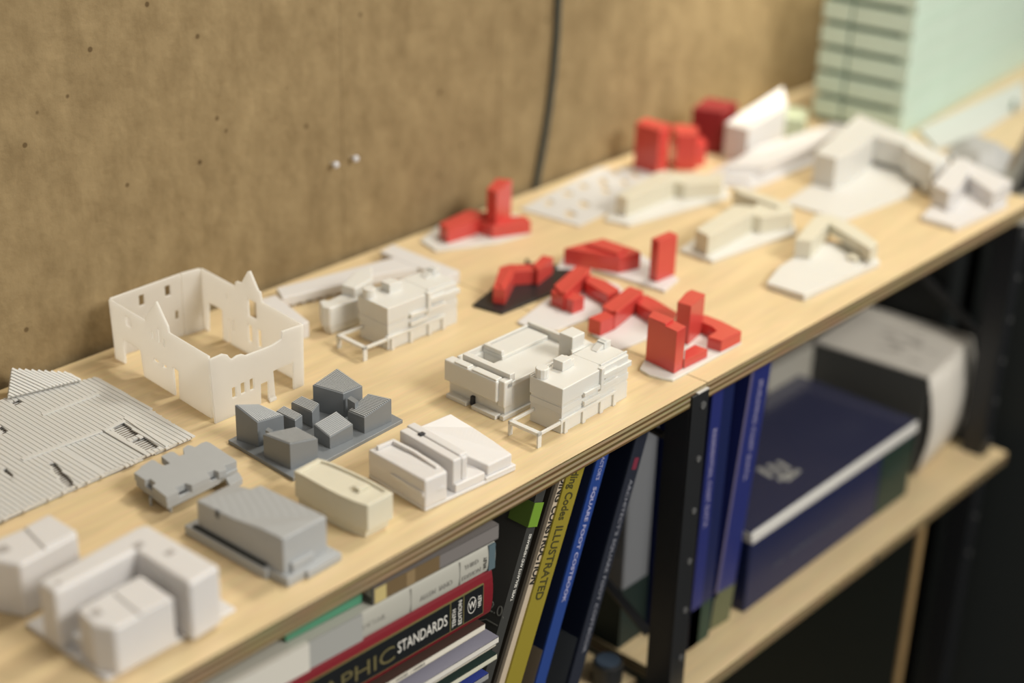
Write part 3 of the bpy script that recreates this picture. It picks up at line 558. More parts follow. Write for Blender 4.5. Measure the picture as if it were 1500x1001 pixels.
red_model('long zigzag red blocks on a notched white base in the middle of the shelf',
  [(-0.0328,0.2108),(-0.0333,0.1958),(-0.0286,0.1801),(-0.0169,0.1706),(0.0257,0.1664),(0.017,0.1503),(-0.0005,0.1412),(-0.0115,0.0987),(0.0299,0.0958),(0.0588,0.1088),(0.1116,0.1974),(0.1076,0.2313),(0.0372,0.2271)], .0028, COOL,
  [('long_bar', [(0.0184,0.1941),(0.0903,0.2179),(0.0876,0.2347),(0.0311,0.2177)], .0177),
   ('bar_ridge', [(0.0205,0.1929),(0.0867,0.215),(0.0871,0.2195),(0.0212,0.198)], (.0200,.0225)),
   ('bar_foot', [(0.0203,0.1829),(0.0367,0.1816),(0.0395,0.2051),(0.0302,0.2036),(0.0323,0.2182),(0.0222,0.2138)], .0147),
   ('link_block', [(0.0686,0.2074),(0.0585,0.1693),(0.0781,0.169),(0.0851,0.1936),(0.0847,0.2162)], .0137),
   ('long_bar', [(0.0211,0.1297),(0.085,0.1437),(0.0847,0.162),(0.026,0.1506)], .0177),
   ('bar_ridge', [(0.0216,0.1277),(0.0814,0.1411),(0.0818,0.1466),(0.0224,0.1335)], (.0200,.0225)),
   ('bar_foot', [(0,0.1306),(0.0207,0.1303),(0.0307,0.1443),(0.0147,0.1443),(-0.0009,0.1455)], .0157),
   ('link_block', [(0.0666,0.1386),(0.0618,0.1226),(0.0525,0.0824),(0.0765,0.0945),(0.0859,0.1265),(0.089,0.1447)], .0127)])
red_model('flat red block and tall red slab on a pale base, behind the zigzag blocks',
  [(0.0954,0.2687),(0.1243,0.2404),(0.1327,0.1521),(0.1684,0.1602),(0.1925,0.2285),(0.1736,0.2712),(0.1406,0.2927)], .0035, COOL,
  [('wide_block', [(0.1343,0.2136),(0.1608,0.2065),(0.1624,0.218),(0.1614,0.2593),(0.1357,0.2655),(0.1095,0.2709)], .0188),
   ('roof_rise', [(0.1342,0.2173),(0.1525,0.2188),(0.1556,0.2548),(0.1301,0.2582)], (.0224,.0255)),
   ('tall_slab', [(0.143,0.1711),(0.1735,0.1693),(0.1754,0.1816),(0.1449,0.1823)], .0463)])
red_model('three joined red blocks on a long black base plate',
  [(-0.0347,0.2699),(-0.028,0.2355),(0.0596,0.2315),(0.1047,0.2545),(0.1096,0.2703),(0.0867,0.3031),(0.006,0.2819)], .003, BLACK,
  [('bent_bar', [(-0.012,0.246),(0.0298,0.2705),(0.0404,0.2878),(0.0279,0.2899),(-0.0171,0.2582)], .0165),
   ('bar_ridge', [(-0.0114,0.2503),(0.026,0.2719),(0.0314,0.2816),(-0.0081,0.259)], (.0193,.0210)),
   ('link_block', [(0.0315,0.272),(0.0522,0.258),(0.0591,0.2727),(0.0421,0.2893)], .0155),
   ('slab', [(0.0476,0.2541),(0.0841,0.264),(0.0807,0.2764),(0.053,0.2664)], .0185)])
b = B(); q = [0.0867, 0.3031, 0.0]; cyl(b, q[0],q[1], .0, .006, .0022, 10); obj('peg', b, BLACK, [o for o in bpy.data.objects if o.get('label')=='three joined red blocks on a long black base plate'][0])
red_model('bent red block with one upright tower by the back edge, left of the punched sheet',
  [(0.048,0.4268),(0.0405,0.3961),(0.0767,0.3768),(0.107,0.3637),(0.1542,0.3567),(0.1846,0.4026),(0.1496,0.4455),(0.0912,0.4437)], .003, WHITE,
  [('bent_bar', [(0.0628,0.3997),(0.1025,0.3949),(0.1313,0.4016),(0.1228,0.4239),(0.0684,0.4178)], .0175),
   ('bent_bar', [(0.1089,0.4008),(0.1099,0.3755),(0.152,0.3555),(0.1608,0.3719),(0.1455,0.3838),(0.1379,0.4076)], .0140),
   ('tower', [(0.1163,0.3763),(0.1576,0.3904),(0.1488,0.4062),(0.1158,0.3909)], .053)])
# red models at the back
zr = 0.0612
q1 = [(0.4101,0.3743),(0.4379,0.3786),(0.4363,0.4169),(0.4099,0.4124)]
t = thing('red_tower_model', 'red stepped tower model standing near the back edge beside the pale gable model', 'model', cen(q1))
b = B(); prism(b, q1, 0, .060); obj('tower', b, RED, t, bev=.001)
q2 = [(0.4432,0.372),(0.4603,0.3521),(0.4857,0.3718),(0.4773,0.3922),(0.4654,0.3983)]
b = B(); prism(b, q2, 0, .048); obj('side_block', b, RED, t, bev=.001)
q3 = [(0.4637,0.3603),(0.4869,0.3561),(0.5035,0.3767),(0.4803,0.3768)]
b = B(); prism(b, q3, 0, .030); obj('low_block', b, RED, t, bev=.001)
q1 = [(0.5158,0.4034),(0.5315,0.3655),(0.5788,0.3754),(0.5679,0.4175)]
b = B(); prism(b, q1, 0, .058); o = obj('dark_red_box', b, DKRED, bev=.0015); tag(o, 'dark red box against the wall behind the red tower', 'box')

# ---------------------------------------------------------------- sheet with holes
so = [(0.2019,0.4159),(0.2104,0.3335),(0.3567,0.3441),(0.4315,0.3612),(0.4268,0.3896),(0.3755,0.4405)]
sh = [[(0.2359,0.4105),(0.2321,0.3987),(0.2475,0.4024),(0.2496,0.4128)],[(0.2293,0.3742),(0.2219,0.3575),(0.2353,0.3564),(0.2395,0.3734)],[(0.2616,0.3794),(0.2589,0.3636),(0.2727,0.3687),(0.2743,0.3827)],[(0.2722,0.4129),(0.2753,0.4005),(0.2881,0.4071),(0.2834,0.4181)],[(0.306,0.4156),(0.3078,0.4042),(0.321,0.4109),(0.3174,0.4209)],[(0.3424,0.4133),(0.3288,0.3936),(0.3434,0.3991),(0.3535,0.4159)],[(0.3137,0.3856),(0.3143,0.3755),(0.3275,0.3819),(0.327,0.3921)],[(0.3793,0.4249),(0.3739,0.4097),(0.3886,0.416),(0.3902,0.4282)],[(0.3543,0.3886),(0.3517,0.378),(0.3654,0.3846),(0.3662,0.3938)],[(0.3856,0.3985),(0.3822,0.385),(0.3968,0.3911),(0.3984,0.4032)]]
b = B(); flat(b, so, sh, .0, .002); o = obj('punched_sheet', b, PAPER, bev=.0003); tag(o, 'thin white sheet with rows of cut holes lying along the back edge', 'sheet')

# ---------------------------------------------------------------- cream L models on bases
def l_model(label, base, zb, bars, m, bm_, name='bent_block_model', bev=.001):
    t = thing(name, label, 'model', cen(base))
    b = B(); prism(b, base, 0, zb); obj('base_plate', b, bm_, t, bev=bev)
    for nm, pts, z0, z1 in bars:
        b = B(); prism(b, pts, z0, z1); obj(nm, b, m, t, bev=bev)
    return t
l_model('cream bent block on a white base beside the punched sheet',
  [(0.2439,0.3227),(0.2511,0.2923),(0.3445,0.2761),(0.4107,0.2651),(0.4413,0.2938),(0.4191,0.3416),(0.2892,0.345)], .004,
  [('front_bar', [(0.2674,0.3103),(0.3507,0.3089),(0.3804,0.315),(0.3672,0.3409),(0.2652,0.3246)], .0035, .0270),
   ('rear_bar', [(0.359,0.3149),(0.3614,0.2965),(0.4014,0.2709),(0.4296,0.2896),(0.4136,0.2983),(0.3914,0.3229)], .0035, .0230)], CREAM, WHITE)
l_model('cream bent block on a white base, just right of the tall red slab',
  [(0.2315,0.2068),(0.2324,0.163),(0.3181,0.1524),(0.3685,0.1428),(0.4022,0.1713),(0.3748,0.2341)], .005,
  [('front_bar', [(0.2361,0.1726),(0.3201,0.178),(0.3511,0.1832),(0.3349,0.2086),(0.2424,0.1947)], .0045, .0290),
   ('rear_bar', [(0.3319,0.1864),(0.3344,0.1695),(0.3733,0.1521),(0.3962,0.1718),(0.3753,0.2011)], .0045, .0250),
   ('rear_bar', [(0.3777,0.2397),(0.371,0.2244),(0.3676,0.1701),(0.3852,0.165),(0.3857,0.201),(0.3879,0.2361)], .0045, .0290)], CREAM, WHITE)
l_model('cream bent block on a thick pale base nearest the right front edge',
  [(0.2182,0.0828),(0.2203,0.0367),(0.3572,0.0283),(0.3919,0.0786),(0.342,0.1052),(0.263,0.0971)], .008,
  [('front_bar', [(0.3062,0.0852),(0.3777,0.1047),(0.3804,0.1265),(0.2977,0.1017)], .0078, .0290),
   ('rear_bar', [(0.3672,0.0991),(0.3362,0.0305),(0.3592,0.0349),(0.3846,0.0822),(0.3932,0.1141),(0.3861,0.1268)], .0150, .0270),
   ('rear_foot', [(0.3429,0.0446),(0.3415,0.0327),(0.365,0.0365),(0.37,0.0506)], .0078, .0160),
   ('small_cube', [(0.3311,0.0553),(0.332,0.0439),(0.3491,0.0431),(0.3494,0.0562)], .0078, .0130)], CREAM, WHITE)
l_model('largest white bent block on a wide white base at the far right',
  [(0.4405,0.2079),(0.4429,0.1264),(0.577,0.1141),(0.5854,0.1254),(0.6109,0.1239),(0.6292,0.1162),(0.6516,0.1181),(0.6892,0.2229),(0.5806,0.2273)], .004,
  [('left_bar', [(0.52,0.1894),(0.5637,0.1886),(0.6343,0.2032),(0.6802,0.2304),(0.6912,0.2624),(0.5194,0.2205)], .0038, .0440),
   ('right_bar', [(0.6326,0.2019),(0.6318,0.1597),(0.6158,0.1468),(0.592,0.098),(0.6308,0.098),(0.673,0.1892),(0.6858,0.2335)], .0100, .0420),
   ('right_foot', [(0.5903,0.1102),(0.5936,0.0972),(0.6196,0.0985),(0.6287,0.1166)], .0038, .0120)], WHITE, WHITE)
l_model('cool white bent block on a thick base at the far front corner of the shelf',
  [(0.511,0.0647),(0.5116,0.0197),(0.6253,0.0122),(0.6758,0.0569),(0.6064,0.0845)], .007,
  [('left_bar', [(0.5463,0.0505),(0.5569,0.0465),(0.6463,0.0743),(0.669,0.09),(0.6612,0.1044),(0.5565,0.0785)], .0068, .0320),
   ('right_bar', [(0.6273,0.0709),(0.5902,0.0166),(0.6463,0.0198),(0.6624,0.0674),(0.6729,0.0914)], .0068, .0280)], COOL, COOL)
# pale gable piece and long flat model behind
gb = [(0.526,0.3578,0),(0.5263,0.3221,0),(0.6434,0.342,0),(0.6691,0.3677,-0)]
t = thing('gable_wall_model', 'pale white upright gable model rising to a point before the green stack', 'model', cen(gb))
zg = 0.0464; zg2 = 0.068
b = B(); prism(b, [(gb[0][0],gb[0][1],zg),(gb[1][0],gb[1][1],zg),(gb[2][0],gb[2][1],zg*1.02),(gb[3][0],gb[3][1],zg*1.35)], 0); obj('gable_body', b, COOL, t, bev=.001)
b = B(); box(b, gb[0][0]+.008,gb[0][0]+.013,gb[0][1]-.014,gb[0][1]-.002,.004,zg*.8); obj('slot', b, mat('slot_shade',(.45,.43,.41),.6), t)
l_model('long low pale model on a plate in front of the green stack',
  [(0.4531,0.3291),(0.4354,0.306),(0.4506,0.2619),(0.5987,0.2589),(0.6969,0.279),(0.6945,0.3197),(0.5158,0.3382)], .004,
  [('long_bar', [(0.4559,0.3059),(0.4916,0.2717),(0.5987,0.2713),(0.7063,0.2818),(0.6995,0.3038),(0.5475,0.3201)], .0038, .0200),
   ('end_block', [(0.4392,0.3094),(0.463,0.2733),(0.5002,0.2846),(0.4745,0.316)], .0038, .0100),
   ('small_cube', [(0.5063,0.2833),(0.5175,0.2726),(0.5371,0.2816),(0.5279,0.2939)], .0038, .0160)], COOL, COOL, 'long_flat_model')
q = [(0.6436,0.3543),(0.6556,0.3195),(0.6982,0.3427),(0.6927,0.3804)]
b = B(); prism(b, q, 0, .030); o = obj('pale_green_block', b, mat('pale_green_foam',(.50,.55,.38),.7), bev=.001); tag(o, 'small pale green foam block between gable model and green stack', 'block')
# crumpled grey object and green peg on the counter
q = [(0.7253,0.1493),(0.694,0.0885),(0.7181,0.0654),(0.7992,0.0931),(0.8167,0.1429),(0.7982,0.168)]
t = thing('grey_lump_model', 'blurred light grey terrain model at the counter corner below the green stack', 'model', cen(q))
GL = mat('light_grey_plaster', (.42,.42,.41), .6, .3, noise=.1, nscale=60)
b = B(); prism(b, q, .0, .010); obj('base_slab', b, GL, t, bev=.002)
b = B(); c_ = cen(q); loft(b, [(x,y,.009) for x,y in ins(.85,q)], [(x,y,.022+.006*math.sin(3*i)) for i,(x,y) in enumerate(ins(.5,q))]); obj('terrain', b, GL, t, bev=.003)
q = [0.9775, 0.1815, 0.0]
b = B(); cyl(b, q[0],q[1],0,.018,.0028,10); o = obj('green_peg', b, mat('dark_green_plastic',(.03,.10,.06),.5)); tag(o, 'thin dark green peg standing beside the green stack on the counter', 'peg')

# ---------------------------------------------------------------- stack of green foam boards
GF = mat('green_foam_board', (.58,.70,.60), .65, .25, noise=.06, nscale=25); GS = mat('green_gap_shade', (.07,.15,.10), .7, .2)
FG = Fr(((0.756,0.2349),0.0953,0.3754,0.1293))
hgt = 0.0469
pit = 0.0333
names = ['lowest','second','third','fourth','fifth','sixth','topmost']
for k in range(7):
    z = .0008+pit*k; t = thing('foam_board', f'pale green foam board in the tall stack, {names[k]} of its seven from the bottom', 'foam board', FG.p(.5,.5), z, 'green foam boards in the stack')
    dx = random.uniform(-.004,.004); dy = random.uniform(-.002,.002)
    b = B(); FG.box(b, dx/4,1.5,dy,.66+dy,z+.0075,z+pit-.0006); obj('board', b, GF, t, bev=.0008)
    b = B(); FG.box(b, dx/4,1.5,.69,1.0,z+.0075,z+pit-.0006); obj('board', b, GF, t, bev=.0008)
    b = B(); FG.box(b, .03,1.48,.12,.97,z,z+.0080); obj('gap_filler', b, GS, t)  # dark filler painted as the shade in the gap below the board
    b = B(); FG.box(b, .014,1.48,.004,.12,z+.0004,z+.0078); obj('edge_strip', b, GF, t)
    for j in range(3):
        b = B(); zz = z+.0075+(pit-.008)*(j+1)/4; FG.box(b, .01,1.5,-.0012,.01,zz-.0004,zz+.0004); obj('score_line', b, mat('score_line_green',(.44,.60,.48),.7) if k==0 and j==0 else bpy.data.materials['score_line_green'], t)

q = [(0.8037,0.2322),(1.1292,0.2388),(1.0194,0.1846),(0.8752,0.1683),(0.7898,0.1685),(0.7499,0.1767)]
b = B(); prism(b, q, 0, .005); o = obj('white_strip', b, mat('white_foam_strip',(.60,.62,.58),.6), bev=.001); tag(o, 'flat white foam strip lying on the counter along the foot of the green stack', 'foam strip')

# ================================================================ BOOKS AND BOXES BELOW
def m_(name, rgb, rough=.4, **k): return mat(name, lin(rgb), rough, **k)
PG = m_('book_pages', (205,198,184), .8)
# lying stack, spines along the front edge
ang = math.radians(-1.6); UX = Vector((math.cos(ang),math.sin(ang),0)); VY = Vector((-math.sin(ang),math.cos(ang),0))
def lying(label, xr, yf, z0, z1, length, depth, mcover, name='book', rounded=.0, hard=.0025, cat='book', top=None):
    """spine faces the front; right end of the spine at (xr, yf)"""
    o = Vector((xr,yf,0)); t = thing(name, label, cat, (xr,yf), z0)
    P_ = lambda a,c: tuple((o - UX*a + VY*c)[:2])
    b = B(); prism(b, [P_(.003,.006),P_(.003,depth-.003),P_(length-.003,depth-.003),P_(length-.003,.006)], z0+hard, z1-hard); obj('pages', b, PG, t)
    b = B()
    prof = [(0,z0),(0,z1)] if not rounded else [(rounded*(1-math.cos(a))*.9 , (z0+z1)/2+(z1-z0)/2*math.sin(a)) for a in [math.pi*(-.5+i/8) for i in range(9)]]
    if rounded: prof = [(rounded-rounded*math.cos(a), (z0+z1)/2+(z1-z0)/2*math.sin(a)) for a in [math.pi*(-.5+i/10) for i in range(11)]]
    lo = [(*P_(0,d),z) for d,z in prof]+[(*P_(0,.0025+rounded),z1-hard),(*P_(0,.0025+rounded),z0+hard)]
    hi = [(*P_(length,d),z) for d,z in prof]+[(*P_(length,.0025+rounded),z1-hard),(*P_(length,.0025+rounded),z0+hard)]
    loft(b, lo, hi); obj('spine', b, mcover, t, bev=0)
    for nm,a0,a1 in (('front_cover',z1-hard,z1),('back_cover',z0,z0+hard)):
        b = B(); prism(b, [P_(0,rounded*.9),P_(0,depth),P_(length,depth),P_(length,rounded*.9)], a0, a1); obj(nm, b, top if (top and nm=='front_cover') else mcover, t)
    return t, o
NV = Vector((0,0,1))
def spine_text(t, o, a, z, s, size, m, sx=1, bold=0, name='title', spacing=1.0, out=.0004):
    p = o - UX*a - VY*out; lettering(name, s, size, m, t, (p.x,p.y,z), UX, NV, spacing, sx, bold)
INK = m_('pale_grey_ink', (150,148,142), .6); WINK = m_('white_ink', (225,222,214), .6); GOLD = m_('gold_ink', (120,112,70), .5); DINK = m_('dark_ink', (40,38,34), .6)
WHB = m_('white_book_cloth', (178,176,166), .55); REDB = m_('dark_red_book_cloth', (120,22,34), .38); BLKB = m_('black_label', (10,14,18), .45)
GRB = m_('grey_book_cover', (120,115,113), .6)
# red standards book
XR = -.2835
def spine_fit(t, o, x0, x1, z, s_, size, m, name='title', out=.0009, bold=0):
    p = o - UX*(o.x-x0) - VY*out; lettering(name, s_, size, m, t, (p.x,p.y,z), UX, NV, 1.0, 1, bold, None, x1-x0)
def column_fit(t, o, x, z0, z1, s_, size, m, name='edition_text', out=.0009):
    p = o - UX*(o.x-x) - VY*out; lettering(name, s_, size, m, t, (p.x,p.y,z0), (0,0,1), -UX, 1.0, 1, 0, None, z1-z0)
t, o = lying('thick dark red book with a black spine label lying under the white book', XR, .0095, -.1235, -.0755, .300, .245, REDB, rounded=.005)
def plate(name, x0, x1, z0, z1, m, t, o, out=.0003):
    a0, a1 = o.x-x1, o.x-x0
    b = B(); p = [o-UX*a0-VY*out, o-UX*a1-VY*out]; q = [o-UX*a0+VY*.004, o-UX*a1+VY*.004]
    loft(b, [(*p[0][:2],z0),(*p[1][:2],z0),(*q[1][:2],z0),(*q[0][:2],z0)], [(*p[0][:2],z1),(*p[1][:2],z1),(*q[1][:2],z1),(*q[0][:2],z1)])
    return obj(name, b, m, t)
plate('gold_frame', -.5705,-.2953,-.1156,-.0858, GOLD, t, o, .0004); plate('spine_label', -.570,-.2960,-.1149,-.0865, BLKB, t, o, .0006)
for x in (-.3347,-.3193): plate('gold_rule', x-.0004,x+.0004,-.1149,-.0865, GOLD, t, o, .0008)
spine_fit(t, o, -.3945,-.3385,-.1060,'STANDARDS', .0152, WINK)
spine_fit(t, o, -.5100,-.3975,-.1095,'GRAPHIC', .0205, m_('dull_gold_ink',(104,96,62),.5))
column_fit(t, o, -.3287,-.1120,-.0945,'TENTH', .0058, WINK); column_fit(t, o, -.3217,-.1130,-.0890,'EDITION', .0058, WINK)
column_fit(t, o, -.2985,-.1065,-.0945,'WILEY', .0058, WINK, name='publisher_name')
ce = o - UX*(o.x+.3095) - VY*.0009; b = B()
ring = [[(ce+UX*r*math.cos(a)*.62+Vector((0,0,-.1005+r*math.sin(a)))) for a in [2*math.pi*i/20 for i in range(20)]] for r in (.0082,.0074)]
for i in range(20):
    j = (i+1)%20; b.faces.new([b.verts.new(v) for v in (ring[0][i],ring[0][j],ring[1][j],ring[1][i])])
obj('emblem_ring', b, WINK, t)
p = ce-UX*.0040; lettering('emblem', 'W', .0105, WINK, t, (p.x,p.y,-.1040), UX, NV, 1, 1, 0, None, .008)
# white third edition book
ang = math.radians(-2.2); UX = Vector((math.cos(ang),math.sin(ang),0)); VY = Vector((-math.sin(ang),math.cos(ang),0))
t, o = lying('white cloth book with faint lettering lying on the thick dark red book', XR+.001, .0085, -.0752, -.0500, .300, .235, WHB, rounded=.002)
plate('blue_band', -.2908,-.2832,-.0750,-.0504, m_('slate_blue_band',(86,104,112),.5), t, o, .0004)
column_fit(t, o, -.2935,-.0705,-.0590,'WILEY', .0050, DINK, name='publisher_name', out=.0004)
spine_fit(t, o, -.3190,-.3030,-.0610,'THIRD', .0060, INK, name='edition_text', out=.0004); spine_fit(t, o, -.3220,-.3000,-.0705,'EDITION', .0060, INK, name='edition_text', out=.0004)
spine_fit(t, o, -.3690,-.3330,-.0680,'ALLEN  IANO', .0070, INK, name='author_names', out=.0004); spine_fit(t, o, -.430,-.405,-.0655,'DETAIL', .0066, m_('faint_ink',(166,164,156),.6), out=.0004)
plate('pale_grey_block', -.484,-.430,-.0750,-.0502, m_('pale_grey_block',(164,164,160),.5), t, o, .0003)
plate('white_jacket_band', -.582,-.484,-.0752,-.0499, m_('bright_white_jacket',(212,208,198),.55), t, o, .0012)
for x in (-.3245,-.3790): plate('thin_rule', x,x+.0005,-.0735,-.0515, INK, t, o, .0004)
ang = math.radians(-2.6); UX = Vector((math.cos(ang),math.sin(ang),0)); VY = Vector((-math.sin(ang),math.cos(ang),0))
t, o = lying('grey paperback with a worn brown end lying topmost under the shelf board', XR+.004, .0085, -.0480, -.0335, .138, .22, GRB, hard=.001)
plate('brown_band', -.4045,-.3470,-.0478,-.0338, m_('brown_band',(112,92,62),.6), t, o, .0003)
plate('tan_band', -.3830,-.3740,-.0478,-.0338, m_('tan_band',(140,118,84),.6), t, o, .0005); plate('cream_tag', -.4165,-.4045,-.0480,-.0345, m_('cream_tag',(196,178,120),.6), t, o, .0006)
t, o = lying('thin teal green booklet at the left of the topmost lying layer', -.4210, .0240, -.0490, -.0400, .075, .2, m_('teal_cover',(78,142,112),.5), hard=.0008, name='booklet')
ang = math.radians(-1.0); UX = Vector((math.cos(ang),math.sin(ang),0)); VY = Vector((-math.sin(ang),math.cos(ang),0))
# magazines under the red book
MG = [('white spined magazine directly under the thick dark red book', -.2925, .0095, -.1345,-.1280, (222,216,202), (74,56,50), 'ARTICLES  /  INTERIORS  /  HOUSES  /  MARBLE'),
      ('magazine with a lilac grey cover, second below the dark red book', -.2830,.0020, -.1490,-.1425, (218,214,206), (140,138,152), ''),
      ('thin cream magazine, third below the dark red book', -.2835,.0045, -.1535,-.1492, (208,202,188), (190,186,176), ''),
      ('magazine with a dark green cover, fourth below the dark red book', -.2840,.0025, -.1660,-.1602, (208,206,188), (44,58,54), ''),
      ('magazine with a blue corner at the bottom of the visible pile', -.2960,.0010, -.1800,-.1735, (150,150,150), (52,66,140), '')]
for lab,xr,yf,z0,z1,c1,c2,s in MG:
    t, o = lying(lab, xr,yf,z0,z1,.28,.21,m_('magazine_spine',c1,.5),name='magazine',hard=.0008,cat='magazine',top=m_('magazine_cover',c2,.35))
    if s: spine_text(t, o, .150, z0+.0020, s, .0040, INK, sx=.95, name='spine_text')
lying('plain pile of grey books below the magazines resting on the lower board', -.385,.050,ZL+.0005,-.1812,.26,.21,m_('grey_book_pile',(90,88,84),.6),name='book_bundle',cat='books',hard=.004)

# leaning books between the stack and the post
def leaning(label, xb, th, thick, height, yf, depth, mc, name='book', side=None, cat='book', z0=ZL):
    """bottom left spine corner at (xb,yf,z0); leans to +X by th"""
    t = thing(name, label, cat, (xb,yf), z0)
    ux = Vector((math.cos(th),0,-math.sin(th))); uz = Vector((math.sin(th),0,math.cos(th))); o = Vector((xb,yf,z0+thick*math.sin(th)*0))
    if th > 0: o.z += thick*math.sin(th)
    def bx(a0,a1,y0,y1,h0,h1,m,nm,par=t,bev=0):
        b = B(); f = lambda a,y,h: tuple(o+ux*a+Vector((0,y,0))+uz*h)
        loft(b, [f(a0,y0,h0),f(a1,y0,h0),f(a1,y1,h0),f(a0,y1,h0)],[f(a0,y0,h1),f(a1,y0,h1),f(a1,y1,h1),f(a0,y1,h1)]); return obj(nm,b,m,par,bev=bev)
    e = min(.0018,thick*.12)
    bx(0,thick,0,e,0,height,mc,'spine'); bx(0,e,e,depth,0,height,side or mc,'front_cover'); bx(thick-e,thick,e,depth,0,height,mc,'back_cover')
    bx(e,thick-e,e,depth-.004,.003,height-.003,PG,'pages')
    def txt(s, size, m, a, h, down=True, nm='title', sx=1., bold=0, sp=1.0, fit=None):
        p = o+ux*a+uz*h+Vector((0,-.0003,0))
        lettering(nm, s, size, m, t, p, -uz if down else uz, ux if down else -ux, sp, sx, bold, None, fit)
    def patch(a0,a1,h0,h1,m,nm): return bx(a0,a1,-.0003,.0004,h0,h1,m,nm)
    def cover_patch(y0,y1,h0,h1,m,nm): return bx(-.0003,.0004,y0,y1,h0,h1,m,nm)
    return t, txt, patch, cover_patch, o, ux, uz
xb,th = -0.3229,0.3546
DG = m_('charcoal_cover',(58,58,56),.5)
t,txt,patch,cpatch,o,ux,uz = leaning('charcoal book with a green sticky tag, leaning beside the lying stack', xb, math.radians(21), .0122, .345, .030, .215, DG)
txt('TAPES, SEALANTS AND MEMBRANES', .0050, WINK, .0095, .222, False, fit=.064)
p = o+ux*(-.0004)+uz*.207+Vector((0,.0170,0)); NI = m_('grey_numeral_ink',(120,120,114),.6); lettering('numeral', '2.0,', .0140, NI, t, p, (0,-1,0), uz)
bm_ = B(); g_ = lambda y,h: o+ux*(-.0004)+uz*h+Vector((0,y,0))
for (y0,h0),(y1,h1) in (((.030,.199),(.024,.192)),((.024,.192),(.015,.198)),((.015,.198),(.001,.198))):
    e_ = uz*.0012; loft(bm_, [g_(y0,h0),g_(y1,h1),g_(y1,h1)+e_,g_(y0,h0)+e_], [v-ux*.0002 for v in (g_(y0,h0),g_(y1,h1),g_(y1,h1)+e_,g_(y0,h0)+e_)])
obj('line_drawing', bm_, NI, t)
GT = m_('green_sticky_note',(112,150,44),.6)
bm_ = B(); f = lambda a,y,h: tuple(o+ux*a+Vector((0,y,0))+uz*h)
loft(bm_, [f(.0000,-.0012,.293),f(.0130,-.0012,.293),f(.0130,-.0008,.293),f(.0000,-.0008,.293)],[f(.0000,-.0012,.316),f(.0130,-.0012,.316),f(.0130,-.0008,.316),f(.0000,-.0008,.316)]); obj('sticky_tag', bm_, GT, t)
bm_ = B(); loft(bm_, [f(-.0009,-.0012,.293),f(-.0005,-.0012,.293),f(-.0005,.022,.293),f(-.0009,.022,.293)],[f(-.0009,-.0012,.316),f(-.0005,-.0012,.316),f(-.0005,.022,.316),f(-.0009,.022,.316)]); obj('sticky_tag', bm_, m_('green_sticky_note_shaded',(84,108,38),.6), t)  # side flap of the same tag, its green darkened as a shaded face
xb,th = -0.3083,0.3936
t,txt,patch,cpatch,o,ux,uz = leaning('thin dark brown book squeezed between the charcoal book and the white spine', -.3086, math.radians(22), .0042, .330, .030, .21, m_('dark_brown_cover',(46,40,32),.5))
xb,th = -0.2983,0.3873
t,txt,patch,cpatch,o,ux,uz = leaning('leaning book with white spine and bold black capitals', -.3000, math.radians(22.1), .0100, .353, .029, .215, m_('warm_white_spine',(196,180,158),.5))
txt('BUILDING', .0118, DINK, .0010, .353, True, fit=.0450, bold=.0003); txt('CONSTRUCTION', .0118, DINK, .0010, .3045, True, fit=.0755, bold=.0004)
xb,th = -0.2879,0.3873
t,txt,patch,cpatch,o,ux,uz = leaning('leaning book with olive yellow spine and dark lettering', xb, math.radians(21.4), .0235, .348, .027, .215, m_('olive_yellow_spine',(146,132,44),.45))
OI = m_('olive_ink',(70,66,30),.6); txt('Building Codes', .0150, OI, .0065, .345, True, fit=.0630, bold=.0002); txt('ILLUSTRATED', .0150, OI, .0065, .2770, True, fit=.0725, bold=.0002)
txt('Second Edition', .0050, m_('olive_ink2',(110,100,40),.6), .0135, .100, True)
BLU = m_('mid_blue_cover',(38,66,134),.35); NAV = m_('navy_cover',(22,32,62),.35); SLT = m_('slate_navy_cover',(38,42,54),.4)
xb,th = -0.2306,0.3425
t,txt,patch,cpatch,o,ux,uz = leaning('leaning book with bright blue spine and white capitals, right of the olive one', xb, math.radians(19.6), .0160, .347, .030, .215, BLU, side=NAV)
LI = m_('lilac_ink',(170,170,205),.6); txt("CONTRACTOR'S", .0070, LI, .0060, .343, True, fit=.043); txt('SQUARE FOOT COSTBOOK', .0070, LI, .0060, .2935, True, fit=.115, bold=.0001)
cpatch(.002,.030,.040,.130,m_('beige_library_label',(120,106,88),.7),'shelf_label')
xb,th = -0.1601,0.3356
t,txt,patch,cpatch,o,ux,uz = leaning('leaning dark navy book with small pale capitals, last before the steel post', xb, math.radians(19.2), .0180, .344, .036, .215, SLT, side=m_('blue_black_cover',(10,16,32),.4))
txt("ARCHITECT'S SQUARE FOOT COSTBOOK", .0068, m_('silver_ink',(140,142,152),.6), .0085, .270, True, fit=.180)
patch(.0065,.0135,.280,.292,m_('small_red_mark',(120,40,60),.6),'red_mark')
cpatch(.004,.034,.040,.105,m_('grey_library_label',(62,66,70),.6),'shelf_label')
